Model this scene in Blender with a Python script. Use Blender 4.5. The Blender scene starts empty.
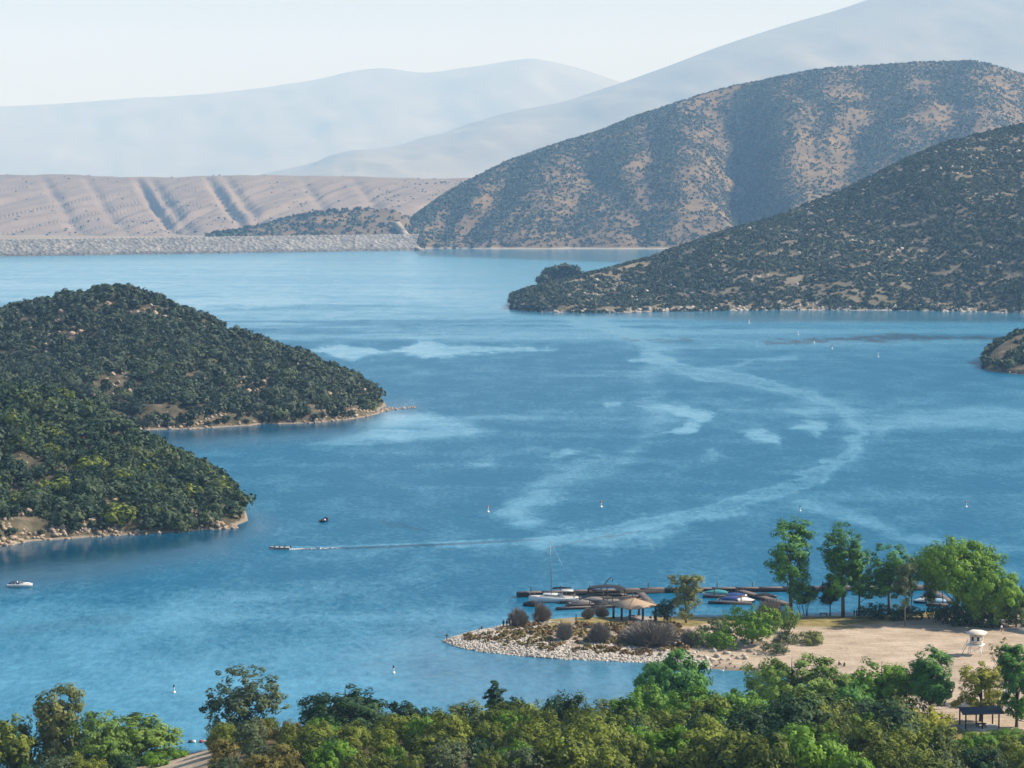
import bpy, math, random
import numpy as np
from mathutils import Vector

R = math.radians
S = bpy.context.scene
COL = S.collection
rng = np.random.default_rng(7)
random.seed(7)

# ------------------------------------------------------------------ camera
H = 106.0
F = 2400.0
HORIZ = 185.0
PITCH = math.atan((384 - HORIZ) / F)
CP, SP = math.cos(PITCH), math.sin(PITCH)


def ray(px, py):
    a = (np.asarray(px, float) - 512) / F
    b = (384 - np.asarray(py, float)) / F
    return a, CP + SP * b, -SP + CP * b


def W(px, py, z=0.0):
    x, y, dz = ray(px, py)
    t = (z - H) / dz
    return np.stack([x * t, y * t, np.full_like(x * t, z)], -1)


def D(px, py, Y):
    x, y, dz = ray(px, py)
    t = np.asarray(Y, float) / y
    return np.stack([x * t, y * t, H + dz * t], -1)


def mpp(Y):
    return Y / F


cam = bpy.data.cameras.new('camera')
camo = bpy.data.objects.new('camera', cam)
COL.objects.link(camo)
camo.location = (0, 0, H)
camo.rotation_euler = (math.pi / 2 - PITCH, 0, 0)
cam.sensor_width = 36
cam.lens = F / 1024 * 36
cam.clip_start = 1
cam.clip_end = 80000
S.camera = camo


# ------------------------------------------------------------------ numpy noise
def _hash(ix, iy, seed):
    n = (ix.astype(np.int64) * 374761393 + iy.astype(np.int64) * 668265263 + seed * 1274126177) & 0x7fffffff
    n = ((n ^ (n >> 13)) * 1274126177) & 0x7fffffff
    n = n ^ (n >> 16)
    return (n & 0xffff) / 65535.0


def vnoise(x, y, seed=0):
    x = np.asarray(x, float)
    y = np.asarray(y, float)
    ix, iy = np.floor(x), np.floor(y)
    fx, fy = x - ix, y - iy
    ux, uy = fx * fx * fx * (fx * (fx * 6 - 15) + 10), fy * fy * fy * (fy * (fy * 6 - 15) + 10)
    a = _hash(ix, iy, seed)
    b = _hash(ix + 1, iy, seed)
    c = _hash(ix, iy + 1, seed)
    d = _hash(ix + 1, iy + 1, seed)
    return (a * (1 - ux) + b * ux) * (1 - uy) + (c * (1 - ux) + d * ux) * uy


def fbm(x, y, oct=4, seed=0):
    s, a, t = 0, 1.0, 0
    x = np.asarray(x, float)
    y = np.asarray(y, float)
    for k in range(oct):
        s = s + a * vnoise(x * 2 ** k + 17.3 * k, y * 2 ** k + 5.7 * k, seed + k)
        t += a
        a *= 0.5
    return s / t


def sstep(a, b, x):
    t = np.clip((np.asarray(x, float) - a) / (b - a), 0, 1)
    return t * t * (3 - 2 * t)


# ------------------------------------------------------------------ mesh helpers
def make_mesh(name, v, f, mats, fm=None, attrs=None, smooth=False):
    """v (N,3); f (M,k) one face size, or a list of such arrays; fm: material index per face"""
    me = bpy.data.meshes.new(name)
    v = np.asarray(v, np.float32)
    fl = [np.asarray(q, np.int32) for q in (f if isinstance(f, list) else [f]) if len(q)]
    loops = np.concatenate([q.ravel() for q in fl])
    sizes = np.concatenate([np.full(len(q), q.shape[1], np.int32) for q in fl])
    starts = np.concatenate([[0], np.cumsum(sizes)[:-1]]).astype(np.int32)
    me.vertices.add(len(v))
    me.vertices.foreach_set('co', v.ravel())
    me.loops.add(len(loops))
    me.loops.foreach_set('vertex_index', loops)
    me.polygons.add(len(sizes))
    me.polygons.foreach_set('loop_start', starts)
    me.polygons.foreach_set('loop_total', sizes)
    for m in (mats if isinstance(mats, (list, tuple)) else [mats]):
        me.materials.append(m)
    if fm is not None:
        me.polygons.foreach_set('material_index', np.asarray(fm, np.int32))
    if smooth:
        me.polygons.foreach_set('use_smooth', np.ones(len(sizes), bool))
    if attrs:
        for k, a in attrs.items():
            at = me.attributes.new(k, 'FLOAT', 'POINT')
            at.data.foreach_set('value', np.asarray(a, np.float32))
    me.update(calc_edges=True)
    me.validate()
    return me


class MB:
    """collects shapes into one mesh"""

    def __init__(self):
        self.v, self.q, self.t, self.n = [], [], [], 0
        self.qm, self.tm = [], []

    def add(self, v, q=None, t=None, m=0):
        v = np.asarray(v, float).reshape(-1, 3)
        if q is not None and len(q):
            self.q.append(np.asarray(q) + self.n)
            self.qm.append(np.full(len(q), m))
        if t is not None and len(t):
            self.t.append(np.asarray(t) + self.n)
            self.tm.append(np.full(len(t), m))
        self.v.append(v)
        self.n += len(v)

    def box(self, c, s, rz=0, m=0, bev=0.0, taper=1.0, rot=None):
        x, y, z = [k / 2 for k in s]
        tx = x * taper
        ty = y * taper
        v = np.array([(-x, -y, -z), (x, -y, -z), (x, y, -z), (-x, y, -z), (-tx, -ty, z), (tx, -ty, z), (tx, ty, z), (-tx, ty, z)])
        if rot is not None:
            v = v @ np.array(rot).T
        if rz:
            a, b = math.cos(rz), math.sin(rz)
            v = v @ np.array([[a, b, 0], [-b, a, 0], [0, 0, 1]])
        self.add(v + np.array(c), [(0, 3, 2, 1), (4, 5, 6, 7), (0, 1, 5, 4), (1, 2, 6, 5), (2, 3, 7, 6), (3, 0, 4, 7)], m=m)

    def tube(self, pts, rad, n=6, m=0, cap=True):
        pts = np.asarray(pts, float)
        rad = np.broadcast_to(np.asarray(rad, float), (len(pts),))
        rings = []
        for i in range(len(pts)):
            d = pts[min(i + 1, len(pts) - 1)] - pts[max(i - 1, 0)]
            d = d / (np.linalg.norm(d) + 1e-9)
            u = np.cross(d, (0, 0, 1.0) if abs(d[2]) < 0.9 else (1.0, 0, 0))
            u /= np.linalg.norm(u) + 1e-9
            w = np.cross(d, u)
            a = np.arange(n) * 2 * math.pi / n
            rings.append(pts[i] + rad[i] * (np.cos(a)[:, None] * u + np.sin(a)[:, None] * w))
        v = np.concatenate(rings)
        q = [(i * n + k, i * n + (k + 1) % n, (i + 1) * n + (k + 1) % n, (i + 1) * n + k) for i in range(len(pts) - 1) for k in range(n)]
        t = []
        if cap:
            v = np.concatenate([v, pts[:1], pts[-1:]])
            b, e = len(v) - 2, len(v) - 1
            o = (len(pts) - 1) * n
            t = [(b, (k + 1) % n, k) for k in range(n)] + [(e, o + k, o + (k + 1) % n) for k in range(n)]
        self.add(v, q, t, m)

    def lathe(self, prof, n=10, m=0, c=(0, 0, 0)):
        """prof: (radius, z) pairs"""
        self.tube([(c[0], c[1], c[2] + z) for r, z in prof], [r for r, z in prof], n, m)

    def mesh(self, name, mats, attrs=None, smooth=False):
        v = np.concatenate(self.v)
        fl, fm = [], []
        if self.q:
            fl.append(np.concatenate(self.q))
            fm.append(np.concatenate(self.qm))
        if self.t:
            fl.append(np.concatenate(self.t))
            fm.append(np.concatenate(self.tm))
        return make_mesh(name, v, fl, mats, np.concatenate(fm), attrs, smooth)

    def obj(self, name, mats, parent=None, smooth=False, attrs=None):
        return link(name, self.mesh(name, mats, attrs, smooth), parent)


def link(name, me, parent=None):
    o = bpy.data.objects.new(name, me)
    COL.objects.link(o)
    if parent:
        o.parent = parent
    return o


def tag(o, label, cat, group=None):
    o['label'] = label
    o['category'] = cat
    if group:
        o['group'] = group
    return o


def struct(o, kind='structure', label=None, cat=None):
    o['kind'] = kind
    if label:
        o['label'] = label
    if cat:
        o['category'] = cat
    return o


def empty(name, loc=(0, 0, 0), rz=0, sc=1.0):
    o = bpy.data.objects.new(name, None)
    COL.objects.link(o)
    o.location = loc
    o.rotation_euler = (0, 0, rz)
    o.scale = (sc, sc, sc) if np.isscalar(sc) else sc
    o.empty_display_size = 0.5
    return o


def dup(root, loc, rz=0, sc=None, label=None, group=None):
    r = root.copy()
    COL.objects.link(r)
    r.location = loc
    r.rotation_euler = (0, 0, rz)
    if sc is not None:
        r.scale = (sc, sc, sc) if np.isscalar(sc) else sc
    if label:
        r['label'] = label
    if group:
        r['group'] = group
    for ch in list(root.children):
        c = ch.copy()
        COL.objects.link(c)
        c.parent = r
        for g in list(ch.children):
            k = g.copy()
            COL.objects.link(k)
            k.parent = c
    return r


# ------------------------------------------------------------------ materials
def newmat(name):
    m = bpy.data.materials.new(name)
    m.use_nodes = True
    nt = m.node_tree
    nt.nodes.clear()
    out = nt.nodes.new('ShaderNodeOutputMaterial')
    b = nt.nodes.new('ShaderNodeBsdfPrincipled')
    nt.links.new(b.outputs[0], out.inputs['Surface'])
    return m, nt, b, out


def N(nt, t, **kw):
    n = nt.nodes.new(t)
    for k, v in kw.items():
        setattr(n, k, v)
    return n


def noise_col(nt, scale, cols, detail=4, vec=None, rough=0.6, pos=None):
    """noise -> ramp"""
    tx = N(nt, 'ShaderNodeTexNoise')
    tx.inputs['Scale'].default_value = scale
    tx.inputs['Detail'].default_value = detail
    tx.inputs['Roughness'].default_value = rough
    if vec is not None:
        nt.links.new(vec, tx.inputs['Vector'])
    rp = N(nt, 'ShaderNodeValToRGB')
    el = rp.color_ramp.elements
    pos = pos or list(np.linspace(0.3, 0.7, len(cols)))
    while len(el) < len(cols):
        el.new(0.5)
    for e, p, c in zip(el, pos, cols):
        e.position = p
        e.color = (*c, 1)
    nt.links.new(tx.outputs['Fac'], rp.inputs[0])
    return rp.outputs[0], tx.outputs['Fac']


def plain(name, col, rough=0.6, metal=0.0, var=0.12, scale=3.0, spec=0.3):
    m, nt, b, out = newmat(name)
    co = N(nt, 'ShaderNodeTexCoord').outputs['Object']
    c, _ = noise_col(nt, scale, [tuple(k * (1 - var) for k in col), tuple(min(1, k * (1 + var)) for k in col)], vec=co)
    nt.links.new(c, b.inputs['Base Color'])
    b.inputs['Roughness'].default_value = rough
    b.inputs['Metallic'].default_value = metal
    b.inputs['Specular IOR Level'].default_value = spec
    return m


def leafmat(name, dark, light, trans=0.25, rnd=0.25):
    """leaf colour varies by clump attribute and from plant to plant"""
    m, nt, b, out = newmat(name)
    at = N(nt, 'ShaderNodeAttribute', attribute_name='tint')
    oi = N(nt, 'ShaderNodeObjectInfo')
    mr = N(nt, 'ShaderNodeMath', operation='MULTIPLY_ADD')
    nt.links.new(oi.outputs['Random'], mr.inputs[0])
    mr.inputs[1].default_value = rnd
    nt.links.new(at.outputs['Fac'], mr.inputs[2])
    sub = N(nt, 'ShaderNodeMath', operation='SUBTRACT')
    nt.links.new(mr.outputs[0], sub.inputs[0])
    sub.inputs[1].default_value = rnd / 2
    mx = N(nt, 'ShaderNodeMix', data_type='RGBA')
    mx.clamp_factor = True
    nt.links.new(sub.outputs[0], mx.inputs['Factor'])
    mx.inputs['A'].default_value = (*dark, 1)
    mx.inputs['B'].default_value = (*light, 1)
    nt.links.new(mx.outputs['Result'], b.inputs['Base Color'])
    b.inputs['Roughness'].default_value = 0.65
    b.inputs['Specular IOR Level'].default_value = 0.25
    if trans:
        tr = N(nt, 'ShaderNodeBsdfTranslucent')
        nt.links.new(mx.outputs['Result'], tr.inputs[0])
        ms = N(nt, 'ShaderNodeMixShader')
        ms.inputs[0].default_value = trans
        nt.links.new(b.outputs[0], ms.inputs[1])
        nt.links.new(tr.outputs[0], ms.inputs[2])
        nt.links.new(ms.outputs[0], out.inputs['Surface'])
    return m


LEAF = {
    'cotton': leafmat('cottonwood_leaves', (0.028, 0.12, 0.018), (0.15, 0.34, 0.06)),
    'bright': leafmat('bright_leaves', (0.07, 0.17, 0.014), (0.18, 0.34, 0.03)),
    'ash': leafmat('ash_leaves', (0.04, 0.13, 0.010), (0.20, 0.36, 0.022)),
    'dark': leafmat('dark_leaves', (0.012, 0.038, 0.010), (0.038, 0.095, 0.024), 0.12),
    'willow': leafmat('willow_leaves', (0.07, 0.15, 0.018), (0.23, 0.34, 0.06)),
    'olive': leafmat('olive_leaves', (0.08, 0.115, 0.025), (0.28, 0.29, 0.09)),
    'yellow': leafmat('yellow_green_leaves', (0.16, 0.20, 0.012), (0.42, 0.42, 0.04)),
    'grey': leafmat('grey_green_leaves', (0.03, 0.06, 0.024), (0.14, 0.18, 0.075)),
    'scrub': leafmat('olive_scrub_leaves', (0.028, 0.058, 0.005), (0.21, 0.255, 0.026), 0.2, 0.55),
    'rust': leafmat('rusty_scrub_leaves', (0.06, 0.07, 0.014), (0.22, 0.19, 0.04), 0.22, 0.4),
    'chap': leafmat('chaparral_leaves', (0.007, 0.030, 0.014), (0.070, 0.108, 0.046), 0.15, 0.6),
    'chap_far': leafmat('far_chaparral_leaves', (0.010, 0.030, 0.016), (0.068, 0.092, 0.044), 0.0, 0.0),
    'twig': leafmat('bare_twigs', (0.12, 0.10, 0.085), (0.36, 0.32, 0.27), 0.0, 0.2),
}
BARK = plain('bark', (0.11, 0.085, 0.065), 0.9, var=0.35, scale=1.5)
BARK_DARK = plain('dark_bark', (0.045, 0.035, 0.028), 0.9, var=0.35, scale=1.5)
BARK_PALE = plain('pale_bark', (0.26, 0.22, 0.17), 0.9, var=0.3, scale=1.5)


# ------------------------------------------------------------------ sky, sun, air
SUN_EL = R(40)
SUN_AZ = math.atan2(0.93, 0.10)          # clockwise from +Y: sun to the right, a little beyond
w = bpy.data.worlds.new('World')
S.world = w
w.use_nodes = True
nt = w.node_tree
nt.nodes.clear()
sk = N(nt, 'ShaderNodeTexSky', sky_type='NISHITA')
sk.sun_disc = False
sk.sun_elevation = SUN_EL
sk.sun_rotation = SUN_AZ
sk.altitude = 480
sk.air_density = 1.0
sk.dust_density = 0.8
sk.ozone_density = 2.0
bg = N(nt, 'ShaderNodeBackground')
bg.inputs['Strength'].default_value = 0.09
wo = N(nt, 'ShaderNodeOutputWorld')
nt.links.new(sk.outputs[0], bg.inputs[0])
# the hazy white belt of sky low over the horizon
tcw = N(nt, 'ShaderNodeTexCoord')
sxw = N(nt, 'ShaderNodeSeparateXYZ')
nt.links.new(tcw.outputs['Generated'], sxw.inputs[0])
mrw = N(nt, 'ShaderNodeMapRange', interpolation_type='SMOOTHSTEP')
mrw.inputs['From Min'].default_value = 0.03
mrw.inputs['From Max'].default_value = 0.15
mrw.inputs['To Min'].default_value = 0.85
mrw.inputs['To Max'].default_value = 0.0
nt.links.new(sxw.outputs['Z'], mrw.inputs[0])
bg2 = N(nt, 'ShaderNodeBackground')
bg2.inputs['Color'].default_value = (0.80, 0.78, 0.77, 1)
bg2.inputs['Strength'].default_value = 0.52
mxw = N(nt, 'ShaderNodeMixShader')
nt.links.new(mrw.outputs[0], mxw.inputs[0])
nt.links.new(bg.outputs[0], mxw.inputs[1])
nt.links.new(bg2.outputs[0], mxw.inputs[2])
nt.links.new(mxw.outputs[0], wo.inputs[0])

sl = bpy.data.lights.new('sun', 'SUN')
sl.energy = 5.0
sl.angle = R(0.5)
sl.color = (1.0, 0.93, 0.82)
so = bpy.data.objects.new('sun', sl)
COL.objects.link(so)
sd = Vector((math.sin(SUN_AZ) * math.cos(SUN_EL), math.cos(SUN_AZ) * math.cos(SUN_EL), math.sin(SUN_EL)))
so.rotation_euler = sd.to_track_quat('Z', 'Y').to_euler()
so.location = (0, 0, 3000)

HAZE = 0.72e-4
m = bpy.data.materials.new('haze_air')
m.use_nodes = True
nt = m.node_tree
nt.nodes.clear()
o_ = N(nt, 'ShaderNodeOutputMaterial')
vol = N(nt, 'ShaderNodeVolumePrincipled')
vol.inputs['Color'].default_value = (0.36, 0.64, 1.0, 1)
vol.inputs['Density'].default_value = HAZE
vol.inputs['Absorption Color'].default_value = (1, 1, 1, 1)   # scatters blue more than red, absorbs nothing
vol.inputs['Anisotropy'].default_value = 0.0
nt.links.new(vol.outputs[0], o_.inputs['Volume'])
b = MB()
b.box((0, 11500, 900), (40000, 33600, 1820))
hz = struct(b.obj('haze', m), 'stuff', 'pale blue haze filling the air over the lake and mountains')

S.view_settings.view_transform = 'Standard'
S.view_settings.look = 'None'
S.view_settings.exposure = 0.66
S.view_settings.gamma = 1
S.cycles.max_bounces = 6
S.cycles.diffuse_bounces = 2
S.cycles.glossy_bounces = 2
S.cycles.transmission_bounces = 3
S.cycles.volume_bounces = 2
S.cycles.transparent_max_bounces = 4
S.cycles.use_denoising = True
S.cycles.caustics_reflective = False
S.cycles.caustics_refractive = False

# ------------------------------------------------------------------ ground sheet
def earth(name, cols, scale, shore=None, shore_h=3.0, bump=0.0, pos=None, spots=None):
    m, nt, b, out = newmat(name)
    g = N(nt, 'ShaderNodeNewGeometry')
    c, f = noise_col(nt, scale, cols, 6, g.outputs['Position'], 0.65, pos)
    if spots:
        c2, f2 = noise_col(nt, spots[0], [(0, 0, 0), (1, 1, 1)], 3, g.outputs['Position'], 0.6, [spots[2], spots[2] + 0.05])
        mx = N(nt, 'ShaderNodeMix', data_type='RGBA')
        nt.links.new(c2, mx.inputs['Factor'])
        nt.links.new(c, mx.inputs['A'])
        mx.inputs['B'].default_value = (*spots[1], 1)
        c = mx.outputs['Result']
    if shore:
        sx = N(nt, 'ShaderNodeSeparateXYZ')
        nt.links.new(g.outputs['Position'], sx.inputs[0])
        n2 = N(nt, 'ShaderNodeTexNoise')
        n2.inputs['Scale'].default_value = scale * 3
        n2.inputs['Detail'].default_value = 4
        nt.links.new(g.outputs['Position'], n2.inputs['Vector'])
        ad = N(nt, 'ShaderNodeMath', operation='MULTIPLY_ADD')
        nt.links.new(n2.outputs['Fac'], ad.inputs[0])
        ad.inputs[1].default_value = shore_h * 1.6
        nt.links.new(sx.outputs['Z'], ad.inputs[2])
        lt = N(nt, 'ShaderNodeMapRange')
        lt.inputs['From Min'].default_value = shore_h * 1.5
        lt.inputs['From Max'].default_value = shore_h * 1.9
        lt.inputs['To Min'].default_value = 1
        lt.inputs['To Max'].default_value = 0
        nt.links.new(ad.outputs[0], lt.inputs[0])
        mx = N(nt, 'ShaderNodeMix', data_type='RGBA')
        nt.links.new(lt.outputs[0], mx.inputs['Factor'])
        nt.links.new(c, mx.inputs['A'])
        mx.inputs['B'].default_value = (*shore, 1)
        c = mx.outputs['Result']
    nt.links.new(c, b.inputs['Base Color'])
    b.inputs['Roughness'].default_value = 0.95
    b.inputs['Specular IOR Level'].default_value = 0.1
    if bump:
        bp = N(nt, 'ShaderNodeBump')
        bp.inputs['Distance'].default_value = bump
        bp.inputs['Strength'].default_value = 1
        nt.links.new(f, bp.inputs['Height'])
        nt.links.new(bp.outputs[0], b.inputs['Normal'])
    return m


gv = np.array([(-19500, -4800, -8), (19500, -4800, -8), (19500, 28000, -8), (-19500, 28000, -8)])
struct(link('ground', make_mesh('ground', gv, np.array([(0, 1, 2, 3)]), earth('dry_ground', [(0.2, 0.16, 0.11), (0.3, 0.25, 0.18)], 0.01))))


# ------------------------------------------------------------------ lofted hills
def resample(st, n):
    st = np.asarray(st, float)
    u = np.linspace(0, len(st) - 1, n)
    # catmull-free smooth interpolation: linear then a light blur
    o = np.stack([np.interp(u, np.arange(len(st)), st[:, k]) for k in range(st.shape[1])], 1)
    k = max(1, int(n / len(st) * 0.3))
    if k > 1:
        ker = np.ones(2 * k + 1) / (2 * k + 1)
        pad = np.pad(o, ((k, k), (0, 0)), 'edge')
        o = np.stack([np.convolve(pad[:, c], ker, 'valid') for c in range(o.shape[1])], 1)
    return o


class Hill:
    """surface from a waterline up to a crest and down the far side; stations are (crest px, crest py, crest distance, shore px, shore py)"""

    def __init__(self, name, st, mat, nu, nv, back=300.0, p=1.25, amp=3.0, nscale=60.0, gully=None, crest_noise=0.4, shore_noise=3.0, base=-1.5, nb=None, bluff=0.0, shoreY=None):
        s = resample(st, nu)
        C = D(s[:, 0], s[:, 1], s[:, 2])
        Sh = W(s[:, 3], s[:, 4], 0.0) if shoreY is None else D(s[:, 3], s[:, 4], shoreY)
        Sh = Sh.copy()
        if shoreY is None:
            q = np.cumsum(np.r_[0, np.linalg.norm(np.diff(Sh[:, :2], axis=0), axis=1)])
            Sh[:, 1] += (fbm(q / (shore_noise * 8), q * 0 + 3, 4, 5) - 0.5) * shore_noise * 4
            Sh[:, 2] = base
        v = np.linspace(0, 1, nv)[None, :, None]
        P = Sh[:, None] * (1 - v) + C[:, None] * v
        vv = v[..., 0]
        zz = 1 - (1 - vv) ** p
        P[..., 2] = Sh[:, None, 2] + (C[:, None, 2] - Sh[:, None, 2]) * zz
        if bluff:
            hh = (C[:, 2] - Sh[:, 2])[:, None]
            P[..., 2] += np.minimum(bluff, hh * 0.5) * (sstep(0.0, 0.08, vv) * (1 - vv) ** 2)
        env = np.sin(np.pi * np.clip(vv, 0, 1)) ** 0.7 * np.minimum(1, (C[:, 2] - Sh[:, 2]) / (amp * 3))[:, None].clip(0, 1)
        n = fbm(P[..., 0] / nscale, P[..., 1] / nscale * 0.8, 5, 11) - 0.5
        P[..., 2] += n * 2 * amp * env
        if gully is not None:
            P[..., 2] += gully(s, P, vv) * env
        P[:, -1, 2] += (fbm(P[:, -1, 0] / (nscale * .3), P[:, -1, 0] * 0, 3, 3) - 0.5) * 2 * crest_noise * np.clip((P[:, -1, 2] - 3) / 18, 0, 1)
        nb = nb or max(8, nv // 4)
        rows = []
        for t in np.linspace(0, 1, nb + 1)[1:]:
            Q = P[:, -1].copy()
            dirv = Q[:, :2] / np.linalg.norm(Q[:, :2], axis=1)[:, None]
            Q[:, :2] += dirv * back * t
            Q[:, 2] = Q[:, 2] * (1 - t ** 1.6) + (-6) * t ** 1.6
            rows.append(Q)
        P = np.concatenate([P, np.stack(rows, 1)], 1)
        self.P = P
        self.nu, self.nv, self.nt = nu, nv, P.shape[1]
        idx = np.arange(nu * self.nt).reshape(nu, self.nt)
        f = np.stack([idx[:-1, :-1], idx[1:, :-1], idx[1:, 1:], idx[:-1, 1:]], -1).reshape(-1, 4)
        self.me = make_mesh(name, P.reshape(-1, 3), f, mat, smooth=True)
        self.o = struct(link(name, self.me))
        dx = np.gradient(P, axis=0)
        dy = np.gradient(P, axis=1)
        nn = np.cross(dx, dy)
        self.Nn = nn / (np.linalg.norm(nn, axis=-1, keepdims=True) + 1e-9)

    def sample(self, n, rg, vmax=None, vmin=0.03):
        """n points roughly even by area"""
        P = self.P
        A = np.linalg.norm(np.cross(P[1:, :-1] - P[:-1, :-1], P[:-1, 1:] - P[:-1, :-1]), axis=-1)
        vm = self.nt - 1 if vmax is None else int((self.nv - 1) * vmax)
        A[:, vm:] = 0
        A[:, :int(self.nv * vmin)] = 0
        a = A.ravel() / A.sum()
        k = rg.choice(len(a), n, p=a)
        i, j = k // A.shape[1], k % A.shape[1]
        fu, fv = rg.random(n)[:, None], rg.random(n)[:, None]
        pos = (P[i, j] * (1 - fu) + P[i + 1, j] * fu) * (1 - fv) + (P[i, j + 1] * (1 - fu) + P[i + 1, j + 1] * fu) * fv
        return pos, self.Nn[i, j], i / self.nu, j / (self.nv - 1.0)


# ------------------------------------------------------------------ foliage building blocks
def unit(rg, n):
    d = rg.normal(size=(n, 3))
    return d / np.linalg.norm(d, axis=1, keepdims=True)


def leaf_cloud(rg, cen, rad, per, leaf, squash=0.8, up=0.35, tint=None, long=0.6, dome=None):
    """leaf-sized diamonds spread over the shells of many small clumps"""
    cen = np.asarray(cen, float)
    C = len(cen)
    rad = np.broadcast_to(np.asarray(rad, float), (C,))
    n = C * per
    k = np.repeat(np.arange(C), per)
    d = unit(rg, n)
    r = rad[k] * (0.45 + 0.55 * rg.random(n) ** 0.5)
    p = cen[k] + d * r[:, None] * np.array([1, 1, squash])
    if dome is not None:
        g = p - np.array(dome)
        d = d * .7 + g / (np.linalg.norm(g, axis=1, keepdims=True) + 1e-9)
    nrm = d + 0.6 * unit(rg, n) + np.array([0, 0, up])
    nrm /= np.linalg.norm(nrm, axis=1, keepdims=True)
    t = np.cross(nrm, unit(rg, n))
    t /= np.linalg.norm(t, axis=1, keepdims=True) + 1e-9
    b = np.cross(nrm, t)
    s = (leaf * (0.6 + 0.8 * rg.random(n)))[:, None]
    v = np.stack([p + t * s, p + b * s * long, p - t * s, p - b * s * long], 1).reshape(-1, 3)
    f = np.arange(n * 4).reshape(-1, 4)
    ct = rg.random(C) if tint is None else tint
    tn = np.clip(ct[k] * 0.7 + 0.3 * rg.random(n), 0, 1)
    return v, f, np.repeat(tn, 4)


def envelope(rg, ells, n, lo=-1.0, inner=0.55):
    """clump centres near the surface of overlapping ellipsoids"""
    out = []
    vols = np.array([e[3] * e[4] * e[5] for e in ells]) ** 0.67
    cnt = np.maximum(1, (vols / vols.sum() * n).astype(int))
    for e, c in zip(ells, cnt):
        d = unit(rg, c * 3)
        d = d[d[:, 2] > lo][:c]
        r = inner + (1 - inner) * rg.random(len(d)) ** 0.6
        out.append(np.array(e[:3]) + d * r[:, None] * np.array(e[3:6]))
    return np.concatenate(out)


def tree_meshes(seed, h, ells, nclump, clr, per, leaf, mat, bark, trunk_r, fork=0.35, lean=(0, 0), lo=-0.9, inner=0.5, squash=0.8, limbs=14, stems=1, long=0.6):
    """returns trunk mesh and crown mesh for a tree of height h with its base at the origin"""
    rg = np.random.default_rng(seed)
    cen = envelope(rg, ells, nclump, lo, inner)
    rad = clr * (0.7 + 0.6 * rg.random(len(cen)))
    top = max(e[2] + e[5] for e in ells)
    b = MB()
    for s in range(stems):
        ox, oy = (0, 0) if stems == 1 else (rg.normal(0, trunk_r * 2.2), rg.normal(0, trunk_r * 2.2))
        fx, fy = lean[0] + ox * 3, lean[1] + oy * 3
        zf = h * fork
        pts = [(ox, oy, -0.4), (ox + fx * .1, oy + fy * .1, zf * .4), (ox + fx * .35 + rg.normal(0, .1), oy + fy * .35, zf), (fx * .7, fy * .7, h * (fork + 0.25)), (fx, fy, h * 0.86)]
        r = trunk_r / stems ** 0.5
        b.tube(pts, [r * 1.25, r, r * 0.85, r * 0.5, r * 0.12], 7)
        ks = rg.choice(len(cen), min(limbs, len(cen)), replace=False)
        for k in ks:
            e = cen[k]
            z0 = h * (fork * 0.85 + 0.4 * rg.random()) * min(1, e[2] / (h * .6))
            z0 = max(h * fork * .6, min(z0, e[2] - 0.3))
            tt = z0 / h
            st = np.array([fx * tt * .8 + ox * (1 - tt), fy * tt * .8 + oy * (1 - tt), z0])
            mid = st * 0.5 + e * 0.5 + np.array([0, 0, -0.06 * h * rg.random()])
            b.tube([st, mid, e], [r * 0.38, r * 0.2, r * 0.06], 5)
    v, f, tn = leaf_cloud(rg, cen, rad, per, leaf, squash, long=long, dome=(lean[0] * .6, lean[1] * .6, h * .5))
    return b.mesh('trunk', bark), make_mesh('crown', v, f, mat, attrs={'tint': tn})


def shrub_mesh(seed, r, h, nclump, clr, per, leaf, mat, bark=BARK_DARK, stems=4, squash=0.85, rough=0.25, long=0.6):
    """a rounded shrub, wider than tall, stems inside, base at origin"""
    rg = np.random.default_rng(seed)
    ells = [(0, 0, h * 0.45, r * .85, r * .85, h * .5)]
    for k in range(4):
        a = rg.random() * 6.28
        q = r * (0.35 + rough * rg.random())
        ells.append((math.cos(a) * q, math.sin(a) * q, h * (0.3 + 0.3 * rg.random()), r * .55, r * .55, h * (0.32 + .12 * rg.random())))
    cen = envelope(rg, ells, nclump, -0.75, 0.6)
    cen[:, 2] = np.maximum(cen[:, 2], clr * .4)
    b = MB()
    for k in range(stems):
        e = cen[rg.integers(len(cen))]
        b.tube([(rg.normal(0, .1), rg.normal(0, .1), -0.3), e * np.array([.4, .4, .5]), e], [r * .035, r * .025, r * .008], 5)
    v, f, tn = leaf_cloud(rg, cen, clr * (0.7 + .6 * rg.random(len(cen))), per, leaf, squash, long=long, dome=(0, 0, h * .25))
    n0 = b.n
    b.add(v, f, m=1)
    return b.mesh('shrub', [bark, mat], {'tint': np.r_[np.zeros(n0), tn]})


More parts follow.
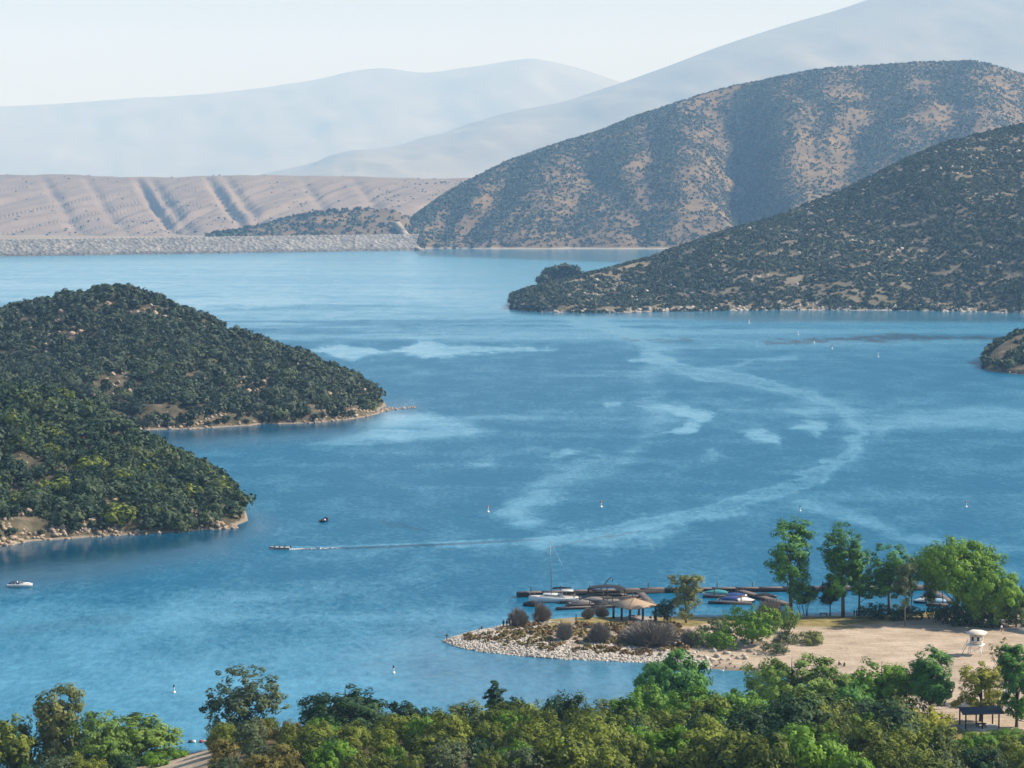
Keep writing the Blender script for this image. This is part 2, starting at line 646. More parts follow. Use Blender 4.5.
def twig_mesh(seed, r, h, n, mat, wid=0.05):
    """leafless bush: many thin twigs fanning out from the base, each a bent blade crossed by a second one"""
    rg = np.random.default_rng(seed)
    dd = unit(rg, n)
    dd[:, 2] = np.abs(dd[:, 2]) * 1.15 - .25
    q = ((0.6 + .4 * rg.random(n)) * (.62 + .62 * vnoise(dd[:, 0] * 2.2 + 9 + seed, dd[:, 1] * 2.2 + dd[:, 2] * 1.7 + 9, seed)))[:, None]
    tip = dd * q * np.array([r, r, h * .62]) + np.array([0, 0, h * .36])
    tip[:, 2] = np.maximum(tip[:, 2], .05 * h)
    base = tip * np.array([.30, .30, .12])
    mid = base * .45 + tip * .55 + rg.normal(0, .05 * r, (n, 3))
    tip = tip + rg.normal(0, 0.04 * r, (n, 3))
    b = MB()
    tin = []
    for side in (0, 1):
        d = unit(rg, n) * wid
        if side:
            d = np.cross(d, tip - base)
            d = d / (np.linalg.norm(d, axis=1, keepdims=True) + 1e-9) * wid
        v = np.stack([base - d, base + d, mid + d, mid - d, tip + d * .6, tip - d * .6], 1).reshape(-1, 3)
        i = np.arange(n)[:, None] * 6
        b.add(v, np.concatenate([i + np.array([0, 1, 2, 3]), i + np.array([3, 2, 4, 5])]))
        tin.append(np.repeat(rg.random(n), 6))
    return b.mesh('shrub', mat, {'tint': np.concatenate(tin)})


def merge_bushes(name, pos, sc, rz, tmpl, tpick, mat, tint_i, attr_mix=0.5):
    """one mesh holding many low bushes (ground cover nobody would count)"""
    V, Fq, T = [], [], []
    off = 0
    for ti, (tv, tf, tt) in enumerate(tmpl):
        k = np.where(tpick == ti)[0]
        if not len(k):
            continue
        c, s = np.cos(rz[k]), np.sin(rz[k])
        x = tv[None, :, 0] * c[:, None] - tv[None, :, 1] * s[:, None]
        y = tv[None, :, 0] * s[:, None] + tv[None, :, 1] * c[:, None]
        z = np.broadcast_to(tv[None, :, 2], x.shape)
        v = np.stack([x, y, z], -1) * sc[k][:, None, None] + pos[k][:, None]
        V.append(v.reshape(-1, 3))
        nf = (tf[None] + (np.arange(len(k)) * len(tv))[:, None, None]).reshape(-1, tf.shape[1]) + off
        Fq.append(nf)
        off += len(k) * len(tv)
        T.append((tt[None] * attr_mix + tint_i[k][:, None] * (1 - attr_mix)).ravel())
    me = make_mesh(name, np.concatenate(V), np.concatenate(Fq), mat, attrs={'tint': np.concatenate(T)})
    return link(name, me)


def bush_templates(n, ncl, per, leaf, seed0, h=0.8):
    out = []
    for k in range(n):
        rg = np.random.default_rng(seed0 + k)
        ells = [(0, 0, h * .45, .8, .8, h * .5), (rg.normal(0, .3), rg.normal(0, .3), h * .4, .6, .6, h * .45)]
        cen = envelope(rg, ells, ncl, -0.5, 0.5)
        v, f, t = leaf_cloud(rg, cen, 0.3, per, leaf, 0.8, up=0.5)
        out.append((v, f, t))
    return out


# ------------------------------------------------------------------ the hills
EARTH_TAN = earth('tan_hillside', [(0.085, 0.08, 0.052), (0.14, 0.122, 0.08), (0.22, 0.185, 0.13)], 0.03, (0.34, 0.30, 0.25), .9, 1.2)
EARTH_HEAD = earth('headland_earth', [(0.045, 0.042, 0.026), (0.09, 0.078, 0.05), (0.19, 0.155, 0.11)], 0.12, (0.24, 0.20, 0.155), .5, 0.8)
EARTH_RIDGE = earth('dry_ridge', [(0.16, 0.128, 0.10), (0.23, 0.18, 0.14)], 0.012, None, 3, 3.0)
EARTH_FARHILL = earth('brown_hill', [(0.08, 0.062, 0.042), (0.15, 0.112, 0.068), (0.24, 0.165, 0.085)], 0.012, (0.3, 0.27, 0.22), 2, 1.5)
EARTH_MTN = earth('mountain_slope', [(0.16, 0.15, 0.12), (0.27, 0.235, 0.18)], 0.0015, None, 3, 25.0)

# nearer left headland
A = Hill('headland', [
    (-260, 372, 900, -260, 566), (-120, 382, 880, -120, 556), (0, 392, 860, 0, 547), (30, 394, 852, 30, 543), (60, 401, 845, 62, 541), (95, 414, 830, 90, 538), (118, 427, 822, 112, 536),
    (140, 443, 812, 135, 535.5), (165, 459, 802, 160, 534), (185, 471, 794, 180, 533), (205, 483, 786, 198, 531.5), (222, 497, 776, 215, 531), (238, 511, 764, 232, 530), (248, 521, 754, 244, 529), (256, 527, 746, 256, 528)],
    EARTH_HEAD, 260, 70, back=120, p=1.15, amp=6.0, nscale=30, shore_noise=2.2, bluff=4.0, crest_noise=2.2)
# farther left headland
Bh = Hill('headland', [
    (-260, 318, 1420, -260, 440), (-120, 314, 1400, -120, 438), (0, 310, 1380, 0, 436), (30, 305, 1370, 40, 434), (60, 299, 1360, 75, 433), (90, 293, 1345, 105, 432), (120, 290, 1330, 130, 431), (150, 297, 1315, 160, 431),
    (180, 312, 1300, 190, 430.5), (210, 325, 1285, 215, 429), (235, 336, 1268, 240, 427), (258, 345, 1250, 265, 425), (280, 350, 1235, 290, 424), (302, 356, 1220, 312, 423), (322, 366, 1205, 330, 422), (342, 377, 1190, 348, 420.5),
    (360, 387, 1175, 364, 418), (373, 397, 1162, 376, 414.5), (384, 406, 1150, 388, 411.5), (400, 408, 1142, 400, 409.2), (414, 407.6, 1141, 414, 408)],
    EARTH_HEAD, 320, 80, back=160, p=1.15, amp=11.0, nscale=56, shore_noise=3.0, bluff=5.0, crest_noise=3.2)
# dark headland on the right
Ch = Hill('headland', [
    (510, 307, 2060, 508, 308.5), (522, 296, 2080, 518, 310), (545, 287, 2120, 540, 312), (590, 275, 2200, 590, 313), (650, 259, 2290, 640, 312.5), (700, 241, 2380, 690, 311.5), (745, 227, 2440, 740, 311), (790, 213, 2500, 790, 310.5),
    (850, 188, 2570, 845, 310.5), (900, 163, 2620, 900, 311), (950, 141, 2660, 950, 311.5), (1000, 129, 2690, 1000, 313), (1060, 117, 2720, 1060, 316), (1200, 95, 2800, 1200, 322), (1400, 90, 2900, 1400, 330)],
    EARTH_TAN, 300, 90, back=420, p=1.2, amp=9.0, nscale=130, shore_noise=4, bluff=4, crest_noise=1.2,
    gully=lambda s, P, v: 7 * np.sin(P[..., 0] / 38.0 + 1.5 * v + 2 * fbm(P[..., 0] / 160, P[..., 1] / 160, 3, 9)))
# big hill behind
def gD(s, P, v):
    cx = s[:, 0][:, None] + 0 * v
    wob = (fbm(P[..., 0] / 260, P[..., 1] / 200, 4, 21) - 0.5)
    g = 0
    for c0, c1, wd, dp in ((724, 760, 27, 90), (600, 575, 26, 16), (520, 470, 20, 14), (655, 640, 18, 14), (870, 850, 30, 26), (930, 960, 20, 16), (1010, 1040, 30, 26), (460, 440, 12, 8), (805, 830, 14, 12), (560, 640, 14, 14)):
        ctr = c0 + (c1 - c0) * (1 - v) + wob * 40
        g = g - dp * np.exp(-((cx - ctr) / wd) ** 2)
    return g + 22 * wob
Dh = Hill('big_hill', [
    (408, 243, 4160, 406, 249.3), (412, 219, 4250, 412, 248.8), (430, 206, 4350, 428, 248.6), (460, 186, 4480, 455, 248.6), (500, 165, 4620, 490, 248.8), (550, 146, 4780, 540, 249), (600, 131, 4900, 590, 249), (640, 115, 5000, 640, 249),
    (700, 95, 5120, 690, 249), (760, 81, 5200, 750, 249), (820, 69, 5260, 810, 249), (880, 65, 5300, 870, 249), (930, 62, 5320, 930, 249), (975, 61, 5340, 980, 249), (1000, 67, 5350, 1010, 249), (1060, 85, 5380, 1060, 249), (1250, 150, 5400, 1200, 249)],
    EARTH_FARHILL, 380, 120, back=1200, p=1.25, amp=8, nscale=200, shore_noise=8, bluff=6, crest_noise=2.0, gully=gD)
# low hill behind the dam
Fh = Hill('low_hill', [
    (205, 236, 4150, 210, 240), (240, 231, 4180, 240, 240), (270, 224, 4210, 270, 240), (300, 216, 4230, 300, 241), (335, 210.5, 4240, 330, 242), (365, 208.5, 4250, 360, 243), (392, 210, 4240, 390, 244), (408, 218, 4220, 408, 246), (425, 240, 4200, 425, 248)],
    EARTH_FARHILL, 120, 40, back=400, p=1.2, amp=5, nscale=70, crest_noise=1.5, shoreY=3960)
# eroded tan ridge
def gG(s, P, v):
    x = P[..., 0] + 330 * (1 - v) * 0.8
    w1 = fbm(x / 150, P[..., 1] / 900, 4, 31)
    rr = 1 - np.abs(2 * vnoise(x / 170, v * 0.6, 33) - 1)
    g = -9 * np.clip(rr - 0.72, 0, 1) / 0.28 + 22 * (w1 - .5)
    for c0, dp in ((136, 30), (150, 14), (206, 22), (224, 12), (40, 9), (300, 8), (84, 7), (352, 7)):
        ctr = c0 + (1 - v) * 48
        g = g - dp * np.exp(-((s[:, 0][:, None] + 0 * v - ctr) / (5 + 4 * (1 - v))) ** 2)
    xx = P[..., 0] + 420 * (1 - v)
    g = g - 19 * np.clip(np.abs(2 * vnoise(xx / 60, v * .5, 35) - 1) * -1 + .40, 0, 1) - 13 * np.clip(np.abs(2 * vnoise(xx / 24, v * .7, 36) - 1) * -1 + .5, 0, 1)
    return g
Gh = Hill('ridge', [
    (-300, 178, 6900, -300, 243), (-100, 176, 6700, -100, 243), (0, 175, 6600, 0, 242), (60, 174.5, 6580, 60, 242), (120, 176.5, 6560, 120, 242), (180, 177, 6560, 180, 242), (240, 174.5, 6580, 240, 242), (300, 176.5, 6600, 300, 242), (360, 176, 6620, 360, 242),
    (410, 178, 6640, 410, 242), (450, 179, 6650, 450, 242), (520, 178, 6650, 520, 242), (700, 180, 6700, 700, 242)],
    EARTH_RIDGE, 1100, 70, back=1500, p=1.05, amp=5, nscale=220, crest_noise=3.0, shoreY=5300, gully=gG)
# hazy mountains
def gM(k, a):
    return lambda s, P, v: a * (1 - 2 * np.abs(fbm(P[..., 0] / k + .25 * P[..., 1] / k, P[..., 1] / (k * 3), 5, 41) - .5) * 2)
Mh = Hill('mountain', [
    (-400, 120, 24000, -400, 195), (-200, 112, 24000, -200, 195), (-60, 100, 24000, -60, 195), (0, 107, 24000, 0, 195), (60, 104, 24000, 60, 195), (130, 98, 24000, 130, 195), (200, 95, 24000, 200, 195), (270, 87, 24000, 270, 195), (320, 80, 24000, 320, 195), (350, 73, 24000, 350, 195), (385, 69, 24000, 385, 195),
    (425, 73, 24000, 425, 195), (480, 66, 24000, 480, 195), (530, 58, 24000, 530, 195), (560, 63, 24000, 560, 195), (590, 71, 24000, 590, 195), (630, 84, 24000, 630, 195), (720, 110, 24000, 720, 195), (900, 150, 24000, 900, 195)],
    EARTH_MTN, 300, 50, back=3500, p=1.05, amp=90, nscale=2600, crest_noise=24, shoreY=20500, gully=gM(2600, 150))
M2 = Hill('mountain', [
    (240, 182, 17797, 240, 196), (300, 172, 17797, 300, 196), (345, 157, 17797, 345, 196), (400, 147, 17676, 400, 196), (450, 133, 17556, 450, 196), (500, 118, 17436, 500, 196), (560, 104, 17316, 560, 196), (620, 84, 17195, 620, 196), (680, 62, 17075, 680, 196), (715, 48, 17075, 715, 196),
    (760, 33, 17075, 760, 196), (800, 21, 17075, 800, 196), (840, 9, 17075, 840, 196), (870, 0, 17075, 870, 196), (920, -14, 17075, 920, 196), (980, -22, 17075, 980, 196), (1060, -30, 17075, 1060, 196), (1300, -40, 17075, 1300, 196), (1500, -20, 17075, 1500, 196)],
    EARTH_MTN, 360, 60, back=3500, p=1.1, amp=80, nscale=2200, crest_noise=16, shoreY=13500, gully=gM(2000, 130))
# small right headland
Ih = Hill('headland', [
    (986, 367, 1385, 985, 369.3), (990, 355, 1400, 989, 371), (999, 346, 1412, 998, 372.5), (1012, 338, 1425, 1010, 374), (1026, 332, 1440, 1026, 375.5), (1060, 318, 1470, 1060, 379), (1120, 300, 1500, 1120, 388), (1250, 290, 1540, 1250, 410)],
    EARTH_HEAD, 120, 40, back=150, p=1.1, amp=2.5, nscale=35, shore_noise=1.5, bluff=3)
# knoll behind the dark headland's tip
Kh = Hill('knoll', [
    (541, 282, 2440, 540, 283), (547, 275, 2450, 546, 283.6), (555, 269.5, 2460, 554, 284), (564, 267.5, 2460, 563, 284), (573, 269, 2460, 573, 284), (581, 275, 2450, 581, 284), (588, 281, 2440, 588, 283.5)],
    EARTH_HEAD, 60, 24, back=40, p=1.5, amp=1, nscale=20, shore_noise=1)

# ------------------------------------------------------------------ chaparral cover of the hills
def cover(name, hill, n, size, tm, mat, seed, dens, label, vmin=0.03, vmax=None, skip=None):
    rg = np.random.default_rng(seed)
    pos, nr, u, v = hill.sample(n, rg, vmax, vmin)
    k = rg.random(n) < dens(pos, nr, u, v)
    pos = pos[k]
    n = len(pos)
    sc = size * (0.6 + 0.9 * rg.random(n) ** 1.5)
    o = merge_bushes(name, pos - np.array([0, 0, .12]) * sc[:, None], sc, rg.random(n) * 6.28, tm, rg.integers(0, len(tm), n), mat, np.clip(fbm(pos[:, 0] / 40, pos[:, 1] / 40, 3, 77) * 0.7 + rg.normal(0.15, .25, n), 0, 1))
    return struct(o, 'stuff', label)


T_far = bush_templates(6, 4, 3, 0.6, 100)
T_mid = bush_templates(8, 9, 7, 0.36, 200)
T_near = bush_templates(8, 16, 11, 0.24, 300, 1.0)


def densD(p, n, u, v):
    left = sstep(0.10, -0.22, n[:, 0])               # slopes turned away from the sun carry more scrub
    f = fbm(p[:, 0] / 75, p[:, 2] / 34, 5, 51)
    return np.clip(0.36 + 0.55 * left + 1.3 * (f - 0.5), 0.15, 1)


def densC(p, n, u, v):
    f = fbm(p[:, 0] / 24, p[:, 2] / 12 + p[:, 1] / 34, 4, 61)
    left = sstep(0.25, -0.2, n[:, 0])
    return np.clip(0.60 + 0.25 * left + 2.2 * (f - 0.5), 0.05, 1)


cover('distant_chaparral', Dh, 190000, 3.3, T_far, LEAF['chap_far'], 1, densD, 'dark scrub dotted over the big brown hill beyond the lake', 0.02)
cover('distant_chaparral', Ch, 72000, 2.7, T_mid, LEAF['chap_far'], 2, densC, 'dense dark green scrub covering the right-hand headland', 0.02)
cover('distant_chaparral', Fh, 1500, 5.0, T_far, LEAF['chap_far'], 3, lambda p, n, u, v: np.clip(.85 - .6 * sstep(.55, .8, u) * sstep(.4, .8, v) + 0 * u, 0, 1), 'dark scrub on the low hill behind the dam')
cover('distant_chaparral', Kh, 420, 4.6, T_mid, LEAF['chap_far'], 4, lambda p, n, u, v: 1 + 0 * u, 'dark scrub covering the small knoll behind the headland tip', 0.05)
cover('distant_chaparral', Ih, 900, 3.6, T_mid, LEAF['chap'], 5, lambda p, n, u, v: .95 + 0 * u, 'dark scrub on the small headland at the right edge', 0.1)
cover('distant_chaparral', Gh, 9000, 3.2, T_far, LEAF['chap_far'], 6, lambda p, n, u, v: np.where(v > .93, .10, .10 + .6 * (fbm(p[:, 0] / 200, p[:, 2] / 50, 3, 5) > .62)), 'sparse dark scrub dotted on the eroded tan ridge')

# left headlands: the largest shrubs are things, the rest is cover
CHAP = []
for k in range(8):
    CHAP.append(shrub_mesh(900 + k, 1.0, 1.0 + 0.12 * (k % 3), 26, 0.36, 13, 0.13, LEAF['chap'] if k % 4 else LEAF['scrub' if k else 'grey'], stems=3))


LEAF['chap_b'] = leafmat('hazed_chaparral_leaves', (0.010, 0.030, 0.018), (0.085, 0.112, 0.060), 0.1, 0.6)  # lighter and greyer than the nearer headland's leaves: haze put into the colour
CHAP_B = [shrub_mesh(930 + k, 1.0, 1.0 + 0.12 * (k % 3), 26, 0.36, 13, 0.13, LEAF['chap_b'] if k % 3 else LEAF['grey'], stems=3) for k in range(8)]


def headland_shrubs(hill, n, nthing, size, seed, label, group, cname, clabel, dens):
    rg = np.random.default_rng(seed)
    pos, nr, u, v = hill.sample(n, rg, None, 0.035)
    rocky = fbm(pos[:, 0] / 30, pos[:, 1] / 30, 3, 87) > .60
    keep = (rg.random(n) < dens(pos, u, v) * np.where(rocky, .35, 1)) & (pos[:, 2] > 1.2)
    pos, u, v = pos[keep], u[keep], v[keep]
    n = len(pos)
    sc = size * (0.45 + 1.5 * rg.random(n) ** 2.6)
    px = 512 + F * pos[:, 0] / pos[:, 1]
    vis = (px > -10) & (v < 1.02)
    order = np.argsort(-(sc / pos[:, 1]) * vis)
    big, rest = order[:nthing], order[nthing:]
    for k in big:
        o = link('chaparral_shrub', (CHAP if hill is A else CHAP_B)[rg.integers(8)])
        o.location = pos[k] - np.array([0, 0, .1 * sc[k]])
        o.rotation_euler = (0, 0, rg.random() * 6.28)
        o.scale = (sc[k], sc[k], sc[k] * (0.8 + .3 * rg.random()))
        tag(o, label, 'shrub', group)
    k = rest
    o = merge_bushes(cname, pos[k] - np.array([0, 0, .15]), sc[k], rg.random(len(k)) * 6.28, T_near, rg.integers(0, 8, len(k)), LEAF['chap' if hill is A else 'chap_b'], np.clip(rg.normal(.5, .3, len(k)), 0, 1))
    struct(o, 'stuff', clabel)


def densA(p, u, v):
    f = fbm(p[:, 0] / 8, p[:, 1] / 8, 3, 71)
    return np.clip(1.45 - 1.5 * np.clip(f - 0.5, 0, 1) * 2 - .2 * (v < .06), 0, 1)


def densB(p, u, v):
    f = fbm(p[:, 0] / 13, p[:, 1] / 14, 4, 73)
    return np.clip(1.4 - 2.0 * np.clip(f - 0.5, 0, 1) * 2 - .2 * (v < .06), 0.08, 1)


headland_shrubs(A, 7000, 150, 2.7, 21, 'dense dark green chaparral shrub on the slope of the nearer left headland', 'chaparral shrubs on the nearer left headland', 'chaparral', 'smaller dark scrub filling in between the shrubs of the nearer left headland', densA)
headland_shrubs(Bh, 17000, 140, 2.6, 22, 'dark grey-green chaparral shrub on the slope of the farther left headland', 'chaparral shrubs on the farther left headland', 'chaparral', 'smaller dark scrub filling in between the shrubs of the farther left headland', densB)


# ------------------------------------------------------------------ rocks
ROCK_PALE = earth('pale_rock', [(0.20, 0.17, 0.14), (0.42, 0.37, 0.31), (0.55, 0.50, 0.43)], 0.35, None, 3, 0.2)
ROCK_TAN = earth('tan_rock', [(0.18, 0.135, 0.10), (0.34, 0.265, 0.195), (0.46, 0.38, 0.30)], 0.3, None, 3, 0.2)


def rock_template(seed, n=9):
    rg = np.random.default_rng(seed)
    import bmesh
    bm = bmesh.new()
    bmesh.ops.create_icosphere(bm, subdivisions=1, radius=1)
    v = np.array([q.co[:] for q in bm.verts])
    f = np.array([[q.index for q in fc.verts] for fc in bm.faces])
    bm.free()
    d = unit(rg, n)
    for k in range(n):                                  # cut flats
        h = 0.46 + .3 * rg.random()
        s = v @ d[k]
        v = v - np.clip(s - h, 0, None)[:, None] * d[k]
    v *= np.array([1, .75 + .3 * rg.random(), .6 + .25 * rg.random()])
    return v, f, rg.random(len(v))


T_rock = [rock_template(500 + k) for k in range(10)]


def rocks(name, pos, sc, mat, seed, label):
    rg = np.random.default_rng(seed)
    n = len(pos)
    o = merge_bushes(name, pos, sc, rg.random(n) * 6.28, T_rock, rg.integers(0, len(T_rock), n), mat, rg.random(n))
    return struct(o, 'stuff', label)


for hill, n, s, nm, lb, sd_ in ((A, 800, 1.05, 'shore_rocks', 'pale rocks along the waterline of the nearer left headland', 31), (Bh, 1300, 1.0, 'shore_rocks', 'pale rocks along the waterline of the farther left headland', 32), (Ch, 1100, 2.0, 'shore_rocks', 'pale rocks along the waterline of the right-hand headland', 33), (Ih, 200, 1., 'shore_rocks', 'pale rocks along the waterline at the right edge', 36)):
    rg = np.random.default_rng(sd_)
    pos, nr, u, v = hill.sample(n * 8, rg, .16, 0.0)
    g = fbm(pos[:, 0] / (12 if hill is not Ch else 60), pos[:, 1] * 0, 3, 9)
    pxk = 512 + F * pos[:, 0] / pos[:, 1]
    if hill is A:
        g = g + .12 * (pxk > 165)
    if hill is Bh:
        g = g + .12 * (pxk > 325)
    k = (pos[:, 2] > -.6) & (pos[:, 2] < (1.3 if hill is not Ch else 3.0) + np.clip(g - .5, 0, 1) * (26 if hill is not Ch else 26))
    pos = pos[k][:n]
    rocks(nm, pos, s * (0.4 + 1.1 * rg.random(len(pos)) ** 2), ROCK_PALE if hill is Ch else ROCK_TAN, sd_, lb)
for hill, n, s, lb, sd_ in ((Ch, 2600, 1.9, 'pale rocks showing through the scrub of the right-hand headland', 37), (Bh, 620, 1.7, 'pale rocks showing through the scrub of the farther left headland', 38), (A, 160, 1.3, 'pale rocks showing through the scrub of the nearer left headland', 39)):
    rg = np.random.default_rng(sd_)
    pos, nr, u, v = hill.sample(n * 5, rg, .98, .1)
    k = (pos[:, 2] > 5) & (fbm(pos[:, 0] / 30, pos[:, 1] / 30, 3, 87) + .25 * (rg.random(len(pos)) - .5) > (.54 if hill is Ch else .60))
    pos = pos[k][:n]
    rocks('outcrops', pos + np.array([0, 0, .5]), s * (0.5 + 1.1 * rg.random(len(pos)) ** 2), ROCK_PALE if hill is Ch else ROCK_TAN, sd_, lb)
# thin low spit of stones running out from the farther headland
rg = np.random.default_rng(35)
t_ = rg.random(110) ** 2.2
pp = W(382 + 32 * t_, 410.3 - 2.6 * t_)
pp[:, 1] += rg.normal(0, 5.0, 110) * (1.05 - t_)
rocks('shore_rocks', pp, .5 + .8 * rg.random(110) ** 2, ROCK_TAN, 35, 'thin low spit of stones off the tip of the farther left headland')
# outcrops showing through the scrub, big enough to be told apart
ri = 0
ROCKM = [make_mesh('boulder', v, f, ROCK_TAN) for v, f, t in T_rock]
for px, py, Y, s in ((348, 412, 1150, 4.2), (338, 414, 1150, 3.6), (356, 414, 1145, 3.0), (188, 347, 1262, 4.2), (196, 351, 1255, 3.2), (148, 353, 1265, 3.6), (155, 357, 1262, 2.6), (135, 320, 1300, 3.2), (42, 324, 1330, 3.0), (122, 417, 1075, 3.5), (182, 506, 752, 3.6), (190, 512, 750, 3.2), (178, 515, 752, 2.6), (198, 520, 748, 3.0), (36, 410, 830, 2.0), (30, 407, 832, 1.8)):
    p = D(px, py, Y)
    o = link('boulder', ROCKM[ri % len(ROCKM)])
    o.location = p
    o.scale = (s, s * .9, s * .8)
    o.rotation_euler = (0, 0, ri * 1.3)
    tag(o, 'tan boulder cropping out of the scrub of the %s left headland' % ('nearer' if Y < 900 else 'farther'), 'boulder', 'boulders on the %s left headland' % ('nearer' if Y < 900 else 'farther'))
    ri += 1

# ------------------------------------------------------------------ dam
def dam_mat():
    m, nt, b, out = newmat('dam_riprap')
    g = N(nt, 'ShaderNodeNewGeometry')
    vo = N(nt, 'ShaderNodeTexVoronoi')
    vo.inputs['Scale'].default_value = 0.17
    nt.links.new(g.outputs['Position'], vo.inputs['Vector'])
    c, f = noise_col(nt, .05, [(0.14, 0.137, 0.127), (0.22, 0.21, 0.19)], 6, g.outputs['Position'])
    hs = N(nt, 'ShaderNodeSeparateColor')
    nt.links.new(vo.outputs['Color'], hs.inputs[0])
    mr = N(nt, 'ShaderNodeMapRange')
    mr.inputs['To Min'].default_value = 0.55
    mr.inputs['To Max'].default_value = 1.25
    nt.links.new(hs.outputs[0], mr.inputs[0])
    mx = N(nt, 'ShaderNodeVectorMath', operation='SCALE')
    nt.links.new(c, mx.inputs[0])
    nt.links.new(mr.outputs[0], mx.inputs['Scale'])
    # old high-water stain
    sz = N(nt, 'ShaderNodeSeparateXYZ')
    nt.links.new(g.outputs['Position'], sz.inputs[0])
    st = N(nt, 'ShaderNodeMapRange')
    st.inputs['From Min'].default_value = 2.0
    st.inputs['From Max'].default_value = 6.0
    st.inputs['To Min'].default_value = .55
    nt.links.new(sz.outputs['Z'], st.inputs[0])
    mx2 = N(nt, 'ShaderNodeVectorMath', operation='SCALE')
    nt.links.new(mx.outputs[0], mx2.inputs[0])
    nt.links.new(st.outputs[0], mx2.inputs['Scale'])
    nt.links.new(mx2.outputs[0], b.inputs['Base Color'])
    bp = N(nt, 'ShaderNodeBump')
    bp.inputs['Distance'].default_value = 3.0
    nt.links.new(vo.outputs['Distance'], bp.inputs['Height'])
    nt.links.new(bp.outputs[0], b.inputs['Normal'])
    b.inputs['Roughness'].default_value = 0.95
    return m


dm = dam_mat()
dam = empty('dam', W(200, 254))
n = 160
pxs = np.linspace(-330, 414, n)
toe = W(pxs, np.interp(pxs, [-330, 0, 412], [259, 256.6, 250.6]))
top = toe + np.array([6, 62, 0])
top[:, 2] = np.interp(pxs, [-330, 0, 412], [22.5, 23.5, 24.5])
rows = [toe + np.array([0, -6, -2.0])]
for t in np.linspace(0, 1, 26):
    q = toe * (1 - t) + top * t
    if 0 < t < 1:
        q = q + np.stack([0 * pxs, 0 * pxs, (vnoise(q[:, 0] / 7, q[:, 1] / 5 + t * 9, 4) - .5) * 1.6], -1)
    rows.append(q)
rows += [top + np.array([0, 12, 0]), top + np.array([0, 80, -28])]
P = np.stack(rows, 1) - np.array(dam.location)
idx = np.arange(P.shape[0] * P.shape[1]).reshape(P.shape[:2])
f = np.stack([idx[:-1, :-1], idx[1:, :-1], idx[1:, 1:], idx[:-1, 1:]], -1).reshape(-1, 4)
link('embankment', make_mesh('embankment', P.reshape(-1, 3), f, dm), dam)
b = MB()
cr = np.concatenate([top + np.array([0, 5.9, 0.06]) - np.array(dam.location)])
for k in range(0, n - 1):
    d_ = cr[k + 1] - cr[k]
    b.box((cr[k] + cr[k + 1]) / 2 + np.array([0, -4.5, .5]), (abs(d_[0]) * .98, .5, .9), math.atan2(d_[1], d_[0]))
b.obj('parapet', plain('dam_parapet', (0.42, 0.40, 0.36), .9), dam)
tag(dam, 'long pale grey rock-faced dam closing off the far end of the lake', 'dam')
# pale cut road dropping to the water where the dam meets the big hill
ab = [D(396, 222, 4060), D(403, 231, 4020), D(409, 240, 3970), D(415, 247, 3930), W(421, 250.6)]
b = MB()
for k in range(len(ab) - 1):
    a0, a1 = np.array(ab[k]), np.array(ab[k + 1])
    wv = np.array([6.0, 0, 0])
    up_ = np.array([0, -1.0, 1.0])
    b.add([a0 - wv + up_, a0 + wv + up_, a1 + wv + up_, a1 - wv + up_, a0 - wv - up_ * 4, a0 + wv - up_ * 4, a1 + wv - up_ * 4, a1 - wv - up_ * 4], [(0, 1, 2, 3), (0, 4, 5, 1), (1, 5, 6, 2), (2, 6, 7, 3), (3, 7, 4, 0)])
struct(b.obj('road', plain('pale_road', (0.27, 0.23, 0.18), .95)))


# ------------------------------------------------------------------ water
def polyband(px, py, pts, wid):
    """soft 0..1 mask of distance to a polyline"""
    d = np.full(px.shape, 1e9)
    pts = np.asarray(pts, float)
    for a, c in zip(pts[:-1], pts[1:]):
        e = c - a
        # depth is foreshortened: count a vertical pixel as worth more than a sideways one
        ax, ay = px - a[0], (py - a[1]) * 2.2
        ex, ey = e[0], e[1] * 2.2
        t = np.clip((ax * ex + ay * ey) / (ex * ex + ey * ey), 0, 1)
        d = np.minimum(d, np.hypot(ax - t * ex, ay - t * ey))
    return np.exp(-(d / wid) ** 2)


def blob(px, py, pts, soft=1.0):
    """polygon mask with soft edge"""
    pts = np.asarray(pts, float)
    ins = np.zeros(px.shape, bool)
    d = np.full(px.shape, 1e9)
    for a, c in zip(pts, np.roll(pts, -1, 0)):
        e = c - a
        t = np.clip(((px - a[0]) * e[0] + (py - a[1]) * e[1]) / (e @ e + 1e-9), 0, 1)
        d = np.minimum(d, np.hypot(px - a[0] - t * e[0], (py - a[1] - t * e[1]) * 2))
        cond = (a[1] > py) != (c[1] > py)
        xi = e[0] * (py - a[1]) / (e[1] if abs(e[1]) > 1e-9 else 1e-9) + a[0]
        ins ^= cond & (px < xi)
    sd_ = np.where(ins, d, -d)
    soft = soft * 1.6
    return sstep(-soft * 2, soft * 2, sd_)


pyr = np.r_[np.arange(243, 300, .6), np.arange(300, 800, 1.0), np.linspace(802, 1600, 50)]
pxr = np.r_[np.linspace(-900, -60, 60)[:-1], np.arange(-60, 1090, 2.5), np.linspace(1092, 1900, 60)]
PX, PY = np.meshgrid(pxr, pyr)
WV = W(PX, PY)
wx, wy = WV[..., 0], WV[..., 1]
# warp so that no outline is ruled
ppx = PX + (fbm(wx / 25, wy / 60, 4, 81) - .5) * 26
ppy = PY + (fbm(wx / 25 + 50, wy / 60, 4, 82) - .5) * np.clip((PY - 240) / 40, 0, 1) * 7
ppx = ppx + (fbm(wx / 6, wy / 14, 3, 84) - .5) * 16
ppy = ppy + (fbm(wx / 6 + 9, wy / 14, 3, 85) - .5) * np.clip((PY - 240) / 60, 0, 1) * 6
sl_ = np.zeros(PX.shape)


def addm(mk, a):
    global sl_
    sl_ = 1 - (1 - sl_) * (1 - np.clip(mk * a, 0, 1))


